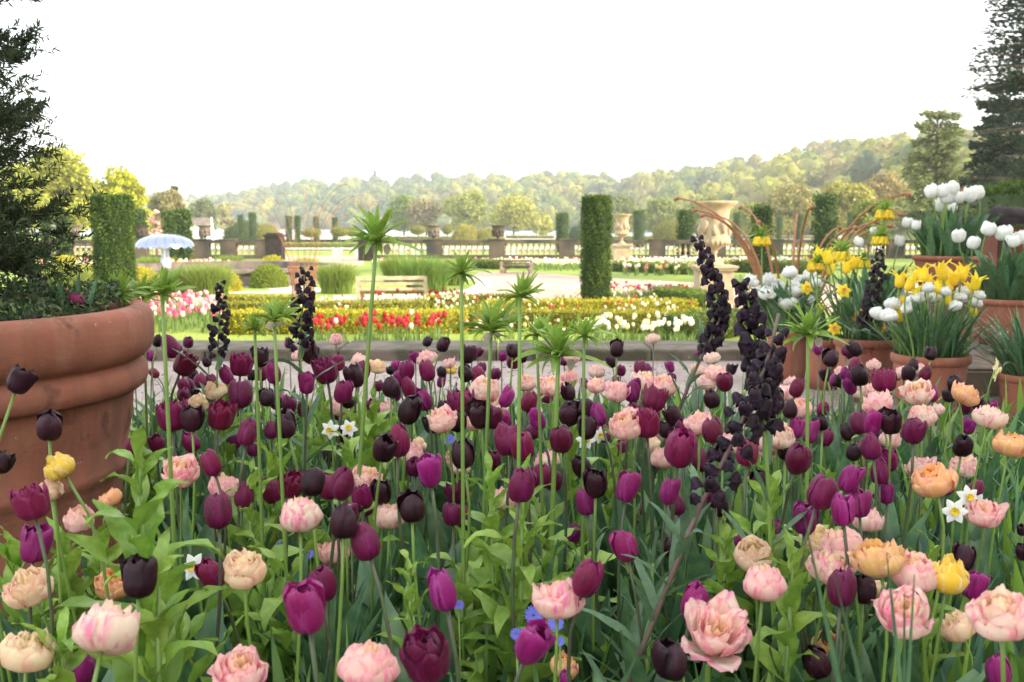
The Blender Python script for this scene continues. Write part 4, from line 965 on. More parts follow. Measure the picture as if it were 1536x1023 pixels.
T = """K31,570,41 K74,638,45 K4,693,33 Y87,698,36 C75,732,34 R46,752,58 K237,510,20 P256,518,38 P231,559,18 R278,546,35 P275,578,24 R361,546,35 K391,535,30 V338,562,30 V318,572,26 C323,584,25 K333,589,19 P361,590,43
C298,602,24 R259,622,48 K287,628,38 R333,622,44 P372,648,41 K400,595,28 P286,662,32 P316,693,42 D271,705,40 D337,727,38 P367,742,44 P327,765,58 P392,559,25 O164,747,26 P236,664,30 P196,669,25
V411,559,33 K463,531,30 V460,574,33 R488,555,40 P507,543,26 K532,562,38 P515,586,37 P544,556,33 D541,541,22 D565,548,20 V592,548,20 P611,554,30 V599,567,25 D639,536,22 P641,555,33 K587,579,33 K665,516,23 K701,531,28
Y676,552,16 K698,559,27 P717,562,28 V662,571,20 P613,580,32 K613,614,44 V636,598,36 R691,604,42 V713,595,30 D728,582,34 D743,606,28 K770,525,22 P770,541,24 V761,595,32 K648,637,26 D663,628,34 K687,631,33 K721,622,40 P739,625,36 V757,627,28
P757,658,50 D713,631,26 K427,636,42 K490,682,25 K518,652,25 P507,620,20 K576,672,42 P598,660,50 C625,667,22 K693,680,45 V644,706,54 P684,707,25 R684,739,35 D676,688,22 K469,722,46 R436,726,42 P490,728,46 P514,724,54 D550,716,36
K573,738,40 R544,745,38 K618,760,48 P406,735,42 D450,770,54 P782,725,60 D791,573,22 D827,577,28 D854,566,20 K853,587,28 D894,577,22 D927,585,30 V949,585,36 K925,522,26 K917,541,21 P961,552,25 D969,571,30 D997,577,30 V923,571,15
R982,598,38 P794,602,32 V805,627,36 K855,618,40 K876,612,30 V897,620,36 K882,641,35 P842,657,44 D938,635,36 R969,633,46 K1010,623,30 D1001,647,29 C980,664,22 D995,685,30 P1022,670,60 K1067,597,30 P1087,572,30 D1073,559,24 D1060,572,24 D1047,633,34
P1069,644,40 P1122,676,46 D1155,663,33 K874,699,36 K894,725,46 V878,750,48 V941,729,50 V1004,735,46 K1139,721,36 P812,713,40 P768,658,46 P783,668,46
K1246,536,27 K1281,522,26 K1238,562,20 K1261,571,21 K1289,562,33 P1282,546,25 V1275,578,28 R1326,570,35 K1346,562,17 K1370,547,19 K1363,559,25 P1388,559,25 K1397,529,22 D1377,587,33 D1318,582,24 D1316,603,34 D1383,622,32 V1399,590,26
K1433,576,32 K1424,592,22 D1450,591,30 K1470,610,25 D1486,624,34 V1490,608,14 D1516,665,36 K1444,667,36 D1446,697,30 P1464,732,30 O1400,718,48 K1161,598,38 K1185,612,30 P1196,581,30 D1181,590,26 D1200,611,28 V1193,641,32 V1216,647,36
D1170,652,34 D1151,668,30 P1198,687,50 K1270,647,28 P1288,633,36 V1310,632,42 K1336,633,36 P1370,644,42 P1306,669,40 K1326,657,28 V1281,673,22 V1276,716,50 P1319,706,42 P1234,738,56 V1262,762,56 V1288,752,50
C41,878,54 D43,972,60 D162,942,72 C199,984,46 V123,1002,60 K210,865,66 O172,872,48 V52,815,60 V22,826,42 R14,766,34 D119,776,38 P316,859,55 D367,850,56 D360,1005,66 C320,793,24 K516,780,58 V548,758,34 P547,811,62 D584,772,40
D500,827,36 P484,875,56 V459,912,80 V664,883,70 R638,984,82 D553,995,70 D388,845,26 V937,817,55 P882,866,65 K1008,823,38 D836,896,58 V799,964,74 R798,876,28 V1042,900,60 X1075,947,80 K1008,989,64 O847,998,36 V848,1018,30
C1131,828,45 D1146,871,55 V1101,812,42 V1208,778,50 C1224,808,40 D1262,815,50 D1248,848,52 O1316,834,56 D1370,855,54 Y1422,860,54 K1446,836,44 V1462,878,46 P1262,879,64 K1295,881,50 C1322,884,30 D1357,917,66 D1435,938,44 D1500,917,76
V1497,1005,56 K668,612,26 P820,592,26 P905,650,28 V930,672,26 P560,610,28 V420,600,24 P455,612,28 P1235,612,24 R1330,690,34 P740,690,34 P700,775,38 V860,800,40 P1240,655,28 V350,660,28 P300,570,24 P1050,690,34 K1224,993,52 D1240,967,38 D1476,768,40 K1534,826,30 K1532,795,18"""
SPECIAL = {(210, 865): 'largest near-black tulip, open, beside the apricot tulip at lower left', (1075, 947): 'wide open pink tulip with cream centre, bottom right of middle', (553, 995): 'large frilly pink tulip nearest the bottom edge centre',
           (638, 984): 'largest dark plum tulip, dotted with drops, bottom centre', (31, 570): 'near-black tulip against the pot, higher of the two', (74, 638): 'near-black tulip leaning against the pot wall, lower of the two',
           (1400, 718): 'round orange-pink double tulip below the clay pots', (1422, 860): 'double tulip with yellow and white petals at lower right', (162, 942): 'white-pink double tulip seen from behind, stalk arching in front'}
for tok in T.split():
    k = tok[0]; x, y, h = map(float, tok[1:].split(',')); kw = {}
    if x < 215 and y < 765: kw = dict(zmax=.93, d=min(NOM[k] * F / h * .97, 1.62 if x < 100 else 1.95))
    lab = SPECIAL.get((int(x), int(y)))
    if k == 'D' and not lab and int(x * 7 + y * 3) % 6 == 1: k = 'C' if int(x) % 2 else 'O'
    if (x, y) == (162, 942): kw['tilt'] = (.1, .9)
    if (x, y) == (1075, 947): kw['tilt'] = (.05, -.75)
    if (x, y) == (231, 559): kw['tilt'] = (-1.0, 0)
    if k in 'DCOY' and 'tilt' not in kw:
        q_ = random.Random(int(x + y)); kw['tilt'] = (q_.gauss(0, .28), q_.gauss(-.18, .25))
    far = y < 620
    h *= 1.03 if y < 700 else .97
    tulip(k, x, y, h, label=lab, leaves=2 if far else 3, **kw)

# ---- pots of flowers at the right
def clay_pot(p, Rr, H, label, m='terra', group='terracotta flower pots', taper=.72, rimh=.12):
    r = empty('clay_pot', p, label=label, cat='pot', group=group)
    MB().lathe([(Rr * taper, 0), (Rr * (taper + .1), H * .3), (Rr * .93, H * (1 - rimh) - .01), (Rr * .93, H * (1 - rimh))], 40).build('body', M[m], r)
    MB().lathe([(Rr * .935, H * (1 - rimh) - .006), (Rr * .99, H * (1 - rimh)), (Rr * 1.01, H * (1 - rimh * .5)), (Rr, H * .985), (Rr * .97, H), (Rr * .92, H), (Rr * .90, H * .95), (Rr * .90, H * .9)], 40, cap=False).build('rim', M[m], r)
    MB().lathe([(Rr * .905, H * .93), (.01, H * .94)], 24, cap=False).build('soil', M['soil'], r)
    return r
def pot_at(x0, x1, yrim, ybase, label, d, z0=0, **k):
    Rr = psize((x1 - x0) / 2, d); c = at((x0 + x1) / 2, yrim, d); H = c.z - z0
    return clay_pot(Vector((c.x, d, z0)), Rr, H, label, **k), Vector((c.x, d, z0)), Rr, H
POT = {}
POT['a'] = pot_at(1150, 1212, 497, 580, 'tall narrow clay pot with white tulips behind the thick black spire', 7.2, taper=.85)
POT['b'] = pot_at(1212, 1262, 508, 600, 'clay pot tucked behind the right crown imperial', 6.9, taper=.85)
POT['c'] = pot_at(1252, 1345, 506, 610, 'wide clay pot of orange daffodils', 6.45)
POT['d'] = pot_at(1339, 1453, 530, 635, 'front clay pot of yellow and white tulips', 5.75)
POT['e'] = pot_at(1372, 1476, 383, 0, 'clay bowl of tall white tulips raised at the back', 7.6, .62)
POT['f'] = pot_at(1462, 1562, 447, 0, 'clay pot of white tulips on the plank step', 6.5, .36)
POT['h'] = pot_at(1500, 1590, 560, 0, 'clay pot spilling leaves at the right edge', 5.5, 0)
POT['g'] = pot_at(1270, 1345, 470, 0, 'half hidden clay pot of yellow crown imperials', 7.6, 0)
# plank staging
r = empty('plank_staging', (0, 0, 0), label='stepped wooden plank staging under the right pots', cat='staging')
for (x0, x1, y, z, dep) in [(2.62, 4.6, 6.3, .30, .95), (2.95, 4.9, 7.55, .60, 1.0)]:
    for k in range(3): MB().box(((x0 + x1) / 2, y - dep / 3 + k * dep / 3, z - .03), (x1 - x0, dep / 3 - .01, .05)).build('plank', M['wood_grey'], r, False)
    MB().box(((x0 + x1) / 2, y - dep / 2 - .02, z - .09), (x1 - x0, .03, .14)).build('front_board', M['wood_grey'], r, False)
    for xx in (x0 + .1, x1 - .1, (x0 + x1) / 2): MB().box((xx, y, (z - .06) / 2), (.1, dep * .9, z - .06)).build('leg', M['wood_grey'], r, False)
MB().box((3.0, 5.72, .07), (.5, .22, .14), rz=.15).build('step_block', M['stone_grey'], r, False)
# red-brown planter with black lids
pc = at(1515, 350, 8.8)
r = empty('lidded_planter', (pc.x + .25, 8.9, 0), label='red-brown square planter with dark lid at the right edge', cat='planter')
zt = at(1515, 331, 8.6).z
MB().box((0, 0, zt / 2 - .03), (1.0, .8, zt - .06)).build('box', M['redbrick'], r, False)
for k in (-1, 0, 1): MB().box((k * .46, -.42, zt / 2 - .04), (.06, .04, zt - .1)).build('stile', M['dark_metal'], r, False)
MB().box((0, 0, zt), (1.14, .94, .06)).build('lid', M['dark_metal'], r, False)
for sx in (-.3, .25):
    V0, F0 = lump_sphere((0, 0, 0), .2, 12, 8, .1, sz=.085, seed=3); MB().add(V0, [tuple(f) for f in F0]).build('lid_dome', M['dark_metal'], r, loc=(sx, -.1, zt + .04))

def pot_foliage(key, n, L_, label, narrow=False, spread=.5, c='leaf'):
    _, p, Rr, H = POT[key]
    r = empty('pot_foliage', (p.x, p.y, H * .93 + p.z), label=label, cat='leaves', group='leaf clumps in pots')
    tp = LEAFN if narrow else LEAF
    for k in range(n):
        a = rnd.uniform(0, 6.28); q = Rr * .8 * math.sqrt(rnd.random()); l = L_ * rnd.uniform(.65, 1.1)
        o_ = obj('leaf', tp[rnd.randrange(len(tp))], r, (q * math.cos(a), q * math.sin(a), 0), (-rnd.uniform(0, spread) * q / Rr - .05, 0, a - math.pi / 2 + rnd.uniform(-.5, .5)), (l * 1.1, l, l))
pot_foliage('a', 110, .40, 'leaves under the double white tulips', spread=.7)
pot_foliage('b', 30, .3, 'leaves spilling from the pot behind the crown imperial', spread=.7)
pot_foliage('c', 150, .46, 'long daffodil leaves of the wide pot', True, .8)
pot_foliage('g', 80, .42, 'leaves below the yellow crown imperials', spread=.6)
pot_foliage('d', 170, .40, 'arching grassy leaves of the front clay pot', True, 1.3)
pot_foliage('e', 70, .38, 'broad leaves under the tall white tulips', spread=.5)
pot_foliage('f', 90, .38, 'broad leaves in the pot on the plank step', spread=.7)

pot_foliage('h', 150, .42, 'long leaves spilling over at the right edge', True, 1.4)
def pot_fl(kind, pts, key, dj=.12, cat='tulip', grp='tulips in the clay pots', noun=None, **kw):
    _, p, Rr, H = POT[key]
    for x, y, h in pts:
        q_ = random.Random(int(x * 7 + y)); d = p.y + q_.uniform(-.8, .6) * Rr
        if kind in HEADS:
            e = tulip(kind, x, y, h * {'L': 1.3, 'w': 1.15}.get(kind, 1.1), d=d, zbase=p.z + H * .93, leaves=0, lean=0, group=grp, noun=noun, **kw)
            # root inside the pot
            hx = e.location.x; tx = max(p.x - Rr * .75, min(p.x + Rr * .75, hx)); 
            if abs(tx - hx) > .001:
                dx = tx - hx; e.location.x = tx
                for ch in e.children:
                    if ch.name.startswith('blossom'): ch.location.x -= dx; bl = ch
                    else: st = ch
                me = st.data
                zt_ = max(v.co.z for v in me.vertices)
                for v in me.vertices: v.co.x -= dx * sstep(0, 1, v.co.z / zt_)
pot_fl('W', [(1396, 287, 18), (1415, 286, 20), (1429, 282, 21), (1421, 295, 20), (1411, 306, 20), (1426, 312, 18), (1439, 295, 17), (1456, 292, 20), (1465, 288, 20), (1361, 333, 15), (1374, 337, 14)], 'e')
pot_fl('W', [(1438, 353, 19), (1460, 363, 19), (1483, 342, 20), (1505, 348, 22), (1520, 361, 18), (1533, 355, 20)], 'f')
pot_fl('w', [(1392, 430, 14), (1379, 446, 14), (1388, 444, 14), (1400, 446, 14), (1409, 451, 14), (1418, 436, 13), (1432, 458, 14), (1444, 436, 14), (1440, 444, 13), (1460, 440, 14), (1470, 442, 12), (1464, 453, 14), (1368, 449, 13), (1340, 454, 17), (1333, 471, 18), (1317, 469, 16), (1361, 460, 14)], 'd')
pot_fl('L', [(1350, 417, 22), (1366, 424, 20), (1384, 408, 22), (1412, 404, 26), (1429, 414, 22), (1444, 406, 24), (1464, 422, 22), (1392, 418, 20), (1420, 425, 20), (1374, 412, 18), (1454, 430, 18), (1407, 428, 18), (1355, 451, 16), (1374, 437, 18), (1420, 446, 18), (1346, 470, 20), (1460, 464, 16), (1401, 501, 12)], 'd')
pot_fl('w', [(1505, 451, 16), (1490, 461, 14)], 'f')
pot_fl('w', [(1185, 407, 17), (1153, 418, 16), (1198, 422, 17), (1190, 437, 16), (1210, 449, 20), (1181, 453, 22), (1151, 438, 18), (1139, 437, 16), (1214, 411, 16), (1127, 420, 16), (1177, 474, 14), (1166, 428, 16), (1205, 432, 15), (1222, 424, 14)], 'a')
pot_fl('W', [(1288, 363, 15), (1350, 361, 15), (1310, 345, 10)], 'g')
pot_fl('L', [(1219, 396, 20), (1240, 384, 20), (1246, 400, 18), (1228, 378, 16), (1282, 392, 18), (1270, 398, 18)], 'c')

def daffodil_mesh(pm, cm, s=1):
    mb = MB()
    for k in range(6):
        a = k * math.pi / 3; P_ = []
        for j in range(6):
            t = j / 5; hw = .17 * math.sin(math.pi * min(.98, t * .8 + .17)); row = []
            for i in range(5):
                u = i / 2 - 1; row.append(((.05 + .5 * t) * math.cos(a) - math.sin(a) * u * hw, (.05 + .5 * t) * math.sin(a) + math.cos(a) * u * hw, .05 * math.sin(t * 3) - .04 * u * u + (.015 if k % 2 else 0)))
            P_.append(row)
        mb.grid(P_)
    pet = mb.mesh('petals', pm)
    c = MB().lathe([(.05, .02), (.1, .06), (.13, .16), (.17, .22), (.15, .20), (.10, .12), (.03, .08)], 14, cap=False, wob=.06).mesh('trumpet', cm)
    return pet, c
DAF_W = daffodil_mesh(M['white'], M['lily_yellow']); DAF_O = daffodil_mesh(M['lily_yellow'], M['orange'])
CREAM = mat('pale_yellow', (.85, .78, .40), rough=.5, trans=.3); DAF_C = daffodil_mesh(CREAM, CREAM)
def daffodil(kind, x, y, hpx, d=None, face=(0, -1, .15), zbase=.03, label=None, noun=None, group='daffodils'):
    r_ = random.Random(int(x * 3 + y)); 
    if d is None:
        k = -ray(x, y).z / ray(x, y).y; d = min(max(.05 * F / hpx, (CZ - .66) / k), (CZ - .4) / k)
    P_ = at(x, y, d); s = psize(hpx, d); root = Vector((P_.x + r_.uniform(-.03, .03), P_.y + .03, zbase)); e = empty('daffodil', root, 0, None, 'daffodil', group)
    f = (Vector(face) + Vector((r_.uniform(-.4, .4), 0, r_.uniform(-.2, .3)))).normalized(); hb = P_ - root - f * s * .08
    stem_to(root, hb - f * s * .02, Vector((f.x * .3, f.y * .3, .9)).normalized(), .0028, M['stem'], e)
    q = f.to_track_quat('Z', 'Y').to_matrix().to_4x4() @ Matrix.Rotation(r_.uniform(0, 1), 4, 'Z')
    pm, cm = {'N': DAF_W, 'F': DAF_O, 'c': DAF_C}[kind]
    pe = obj('petals', pm, e, hb, q, s); obj('trumpet', cm, e, hb, q, s)
    if zbase < .1:
        for k in range(2): a = r_.uniform(0, 6.28); obj('leaf', LEAFN[k], e, (.01, 0, .01), (.05, 0, a), (.3, .3, .3))
    if label: e['label'] = label
    else: AUTO.append((e, noun or {'N': 'white daffodil', 'F': 'orange-cupped daffodil', 'c': 'pale yellow daffodil'}[kind], x, y))
for x, y, h in [(495, 645, 26), (523, 642, 24), (530, 668, 22), (879, 660, 26), (900, 653, 22), (934, 656, 16), (289, 850, 38), (1432, 767, 34), (1453, 746, 32), (1466, 752, 22)]:
    daffodil('N', x, y, h * 1.1)
daffodil('c', 1496, 555, 34, d=3.6, face=(.7, -.3, .1), label='pale yellow daffodil facing right beside the front clay pot')
daffodil('c', 1506, 505, 20, d=6.0, zbase=.33, label='yellow double daffodil in front of the plank staging')
for key, pts in {'c': [(1266, 436, 20), (1281, 477, 14), (1322, 490, 18), (1252, 493, 18), (1290, 470, 14)], 'a': [(1227, 465, 22), (1211, 432, 18)]}.items():
    for x, y, h in pts: daffodil('F', x, y, h * 1.15, d=POT[key][1].y - .15, zbase=POT[key][3] * .93)

# ---- crown imperials
def crown_mesh(seed, n=44, m=None, up=.5, wide=1.0):
    r_ = random.Random(seed); mb = MB()
    for k in range(n):
        a = r_.uniform(0, 6.28); tier = k / n; el = 1.45 - 1.75 * tier * r_.uniform(.6, 1.1); L_ = r_.uniform(.5, 1.15) * (1 if tier > .2 else .85); P_ = []
        droop = r_.uniform(-.5, 1.9) * (.4 + .6 * tier); q = Vector((0, 0, 0)); ang = el; da = droop / 8; w0 = .076 * wide * r_.uniform(.8, 1.2); tw = r_.uniform(-1.2, 1.2)
        for j in range(9):
            t = j / 8; hw = w0 * max(0, math.sin(math.pi * (t * .82 + .16))) ** .8 if j < 8 else .001
            dr = Vector((math.cos(a), math.sin(a), 0)); sd = Vector((-math.sin(a), math.cos(a), 0)); nr = dr * -math.sin(ang) + Vector((0, 0, math.cos(ang)))
            s2 = sd * math.cos(tw * t) + nr * math.sin(tw * t)
            P_.append([q - s2 * hw + nr * hw * .4, q, q + s2 * hw + nr * hw * .4])
            q = q + (dr * math.cos(ang) + Vector((0, 0, math.sin(ang)))) * L_ / 8; ang -= da; a += r_.uniform(-.09, .09)
            if t > .7: ang += da * 1.1
        mb.grid(P_)
    return mb.mesh('leaf_crown', m or M['leaf_crown'])
CR = [crown_mesh(s) for s in (1, 2, 3, 4)]
def whorls(e, z0, z1, n, L_, meshes, r_, sx=(0, 0), elev=.7):
    for k in range(n):
        t = k / max(1, n - 1); a = k * 2.4 + r_.uniform(-.3, .3); l = L_ * (1 - .35 * t) * r_.uniform(.8, 1.15)
        obj('leaf', meshes[r_.randrange(len(meshes))], e, (sx[0] * t, sx[1] * t, z0 + (z1 - z0) * t), (-elev * r_.uniform(.5, 1.2), 0, a), (l, l, l))
def crown_imperial(x, y, wpx, xb, yb, label, d=None, zt=1.0, seed=0, dry=True, flowers=False, zbase=.03, bloom='L', whorl=True):
    r_ = random.Random(seed + 5)
    if d is None: d = (CZ - zt) / (-ray(x, y).z / ray(x, y).y) if y > 360 else 2.3
    P_ = at(x, y, d); s = psize(wpx, d) * .60; rb = at(xb, yb, d)
    k_ = (P_.z - zbase) / max(.05, P_.z - rb.z); root = Vector((P_.x + (rb.x - P_.x) * min(k_, 2.5), P_.y, zbase))
    e = empty('crown_imperial', root, 0, label, 'flower', 'crown imperials')
    tip = P_ - root
    n_ = 8; pts = [Vector((tip.x * (t / n_) ** 1.15, tip.y * t / n_, tip.z * t / n_)) for t in range(n_ + 1)]
    rs = max(.0036, s * .045)
    MB().tube(pts, [rs * (1.25 - .35 * j / n_) for j in range(n_ + 1)], 8).build('stem', M['stem'], e)
    obj('leaf_crown', CR[seed % 4], e, tip - Vector((0, 0, s * .1)), (r_.uniform(-.15, .15), r_.uniform(-.15, .15), r_.uniform(0, 6)), s)
    if dry and seed in (0, 3):
        for k in range(2):
            a = r_.uniform(3.4, 6.0); b = MB(); l = s * r_.uniform(.14, .26)
            b.grid([[(0, 0, 0), (.004, 0, 0), (.008, 0, 0)], [(-.006, .003, -l * .4), (.004, -.004, -l * .4), (.012, .003, -l * .4)], [(-.003, 0, -l * .8), (.004, .002, -l), (.009, 0, -l * .75)]]).build('withered_petal', M['dry'], e, loc=tip + Vector((math.cos(a) * s * .22, math.sin(a) * s * .22, -s * .12)))
    if flowers:
        for k in range(8):
            a = k * .785 + .2
            b_ = obj('bell', HEADS['W'][0] if False else YB, e, tip + Vector((math.cos(a) * s * .35, math.sin(a) * s * .35, -s * .1)), (math.pi * .92 * 1, 0, a), (s * .42, s * .42, s * .62))
    if whorl: whorls(e, .12, min(.42, tip.z * .55), 12, .22, LEAFB, r_, sx=(tip.x * .3, 0))
    return e
YB = head_single(90, M['lily_yellow'], .8)
CI = [(565, 358, 118, 545, 545, 'tallest crown imperial stalk with a leafy tuft, above the bench', 1.13, 0), (692, 407, 74, 693, 500, 'slender crown imperial right of the oak bench', 1.06, 1), (780, 442, 80, 778, 520, 'crown imperial tuft left of the tall yew column', 1.02, 2),
      (737, 490, 105, 728, 670, 'thick crown imperial left of the leafiest tuft', .93, 3), (838, 528, 135, 830, 690, 'leafiest crown imperial tuft at the picture centre', .88, 0), (876, 500, 80, 876, 540, 'crown imperial tuft just below the tall yew column', .93, 1),
      (243, 438, 88, 248, 500, 'crown imperial tuft right of the big pot rim', 1.04, 2), (411, 476, 80, 418, 540, 'crown imperial between the two dark left spires', .97, 3), (1212, 498, 110, 1212, 665, 'crown imperial with withered petals before the clay pots', .92, 0),
      (805, 500, 70, 812, 600, 'small crown imperial hidden behind the leafiest tuft', .9, 2), (382, 490, 56, 385, 540, 'smallest crown imperial tuft right of the thin left fritillary', .94, 1)]
for x, y, w_, xb, yb, l_, zt, sd in CI: crown_imperial(x, y, w_, xb, yb, l_, zt=zt, seed=sd)
crown_imperial(178, 442, 92, 180, 475, 'crown imperial tuft with pale hanging bells behind the pot rim', d=2.95, seed=1)
crown_imperial(214, 440, 70, 214, 475, 'right hand crown imperial tuft behind the pot rim', d=3.1, seed=3)
for x, y, w_, l_, key, sd in [(1143, 352, 40, 'yellow crown imperial in front of the rusty rods', 'a', 0), (1327, 312, 42, 'tallest yellow crown imperial left of the white tulips', 'g', 1), (1320, 352, 38, 'yellow crown imperial right below the tallest one', 'g', 2),
        (1262, 374, 44, 'broad yellow crown imperial over the daffodil pot', 'g', 3), (1296, 388, 36, 'greenish yellow crown imperial behind the dark potted spire', 'g', 0), (1226, 392, 34, 'small yellow crown imperial left of the broad one', 'c', 1)]:
    _, p, Rr, H = POT[key]
    crown_imperial(x, y, w_, x, y + 40, l_, d=p.y, seed=sd, dry=False, flowers=True, zbase=p.z + H * .9, whorl=False)

# ---- Persian fritillaries (dark spires)
def bell_mesh(seed):
    r_ = random.Random(seed); mb = MB(); n = 12; rows = []
    for v, (rr, zz) in enumerate([(.10, 0), (.30, -.10), (.42, -.35), (.47, -.62), (.52, -.82), (.62, -.95), (.60, -.97), (.44, -.7), (.30, -.3)]):
        rows.append([(rr * (1 + (.12 * math.cos(6 * 2 * math.pi * i / n) if 3 < v < 7 else 0)) * math.cos(2 * math.pi * i / n), rr * (1 + (.12 * math.cos(6 * 2 * math.pi * i / n) if 3 < v < 7 else 0)) * math.sin(2 * math.pi * i / n), zz - (.10 * (i % 2 == 0) if 4 < v < 7 else 0)) for i in range(n + 1)])
    mb.grid(rows); V = mb.mesh('bell', M['bell']); return V
BELL = [bell_mesh(s) for s in (1,)]
STAM = MB().lathe([(.02, -.1), (.03, -.6), (.09, -.75), (.02, -.8)], 6).mesh('stamen', M['lily_yellow'])
def spire(path, n, spread, bell, label, d, top_taper=.5, leaves=0, stemm='stem_frit', zroot=0.03, srad=.004, seed=1, leafL=.16, bell0=0.0, bell1=.62, closed=False):
    """path: pixels from the top down to where the stalk disappears"""
    r_ = random.Random(seed); pts = [at(x, y, d) for x, y in path]
    b0 = pts[-1]; dirv = (pts[-1] - pts[-2]).normalized(); k = (pts[-1].z - zroot) / max(.2, -dirv.z); 
    root = pts[-1] + dirv * min(k, .6); root.z = zroot; root.y = pts[-1].y
    e = empty('persian_fritillary', root, 0, label, 'flower', 'dark fritillary spires')
    loc = [p - root for p in pts] + [Vector((0, 0, 0))]
    # resample
    cum = [0]
    for a, b_ in zip(loc, loc[1:]): cum.append(cum[-1] + (b_ - a).length)
    def P(t):
        s_ = t * cum[-1]
        for i in range(len(loc) - 1):
            if s_ <= cum[i + 1] or i == len(loc) - 2: f = (s_ - cum[i]) / max(1e-6, cum[i + 1] - cum[i]); return loc[i].lerp(loc[i + 1], f)
    fr = cum[len(pts) - 1] / cum[-1]
    MB().tube([P(j / 24) for j in range(24, -1, -1)], [srad * (1.3 - .8 * (j / 24)) for j in range(25)], 8).build('stem', M[stemm], e)
    for k in range(n):
        f = bell0 + (bell1 - bell0) * (k + .5) / n; q = P(f * fr); a = k * 2.4 + r_.uniform(-.3, .3)
        sp_ = spread * (top_taper + (1 - top_taper) * min(1, f * 2.6)) * r_.uniform(.7, 1.15)
        hp = q + Vector((math.cos(a) * sp_, math.sin(a) * sp_, r_.uniform(-.004, .006)))
        s_ = bell * (.62 + .38 * min(1, f * 4)) * r_.uniform(.85, 1.15)
        bl = obj('bell', BELL[0], e, hp, (r_.uniform(.15, .95), 0, a + math.pi / 2), s_)
        if k % 2 == 0 and s_ > .012: obj('stamen', STAM, bl)
    if leaves:
        L0 = .74
        for k in range(leaves):
            t = min(.98, fr * bell1 + (1 - fr * bell1) * (k + 1) / leaves) ; q = P(t); a = k * 2.4 + r_.uniform(-.3, .3); l = leafL * r_.uniform(.7, 1.2)
            obj('leaf', LEAFG[r_.randrange(3)], e, q, (-r_.uniform(.3, 1.0), 0, a), l)
    return e
spire([(1110, 412), (1122, 450), (1132, 500), (1140, 560), (1146, 620), (1150, 690)], 56, .031, .0205, 'thickest black fritillary spire, upright, in front of the clay pots', 1.75, bell1=.80, stemm='stem', leaves=10, srad=.0045, seed=2)
spire([(1168, 470), (1152, 540), (1118, 620), (1086, 690), (1050, 760), (1028, 812)], 48, .038, .0195, 'leaning fritillary spire with bare purple stalk and loose bells', 1.62, bell0=.05, bell1=.80, leaves=30, srad=.0055, seed=3, leafL=.13)
spire([(1045, 350), (1060, 385), (1078, 440), (1080, 480), (1060, 520), (1040, 560)], 44, .034, .023, 'tall curved black fritillary spire in front of the stone urn pedestal', 2.7, bell1=.80, leaves=34, srad=.006, seed=4, leafL=.12)
spire([(330, 421), (330, 470), (327, 520), (326, 560)], 44, .030, .0165, 'thin black fritillary spire left of the bench, nearest the pot', 2.9, bell1=.80, leaves=16, stemm='stem', seed=5)
spire([(457, 398), (456, 440), (452, 480), (450, 525), (452, 560)], 42, .036, .020, 'black fritillary spire in front of the woven basket', 2.8, bell1=.72, leaves=18, stemm='stem', seed=6)
spire([(1320, 368), (1314, 420), (1300, 470), (1282, 500)], 54, .060, .032, 'purple-black fritillary spire rising from the daffodil pot', 6.1, leaves=6, seed=7, zroot=.45, bell1=.9)
spire([(53, 398), (57, 430), (60, 450)], 22, .03, .020, 'dark fritillary spire half hidden by the potted conifer', 3.3, seed=8, bell1=.9)

# ---- leafy shoots without flowers
def shoot(x, ytop, d, L_, label, n=26, meshes=None, zt=None, seed=0, elev=.9):
    r_ = random.Random(seed + 77); P_ = at(x, ytop, d); root = Vector((P_.x + r_.uniform(-.03, .03), P_.y, .03))
    e = empty('leafy_shoot', root, 0, label, 'plant', 'leafy lily shoots'); H = P_.z - .03
    tip = Vector((P_.x - root.x, 0, H * .9))
    MB().tube([(0, 0, 0), tip * .5, tip], [.008, .007, .003], 7).build('stalk', M['stem'], e)
    meshes = meshes or LEAFB
    for k in range(n):
        t = (k + 1) / n; a = k * 2.4 + r_.uniform(-.25, .25); l = L_ * (.55 + .6 * math.sin(math.pi * min(1, .15 + t * .85))) * r_.uniform(.85, 1.15); q = tip * (.12 + .88 * t)
        obj('leaf', meshes[r_.randrange(len(meshes))], e, q, (-elev * (1.05 - .85 * t) * r_.uniform(.6, 1.2), 0, a), (l * 1.05, l, l))
    return e
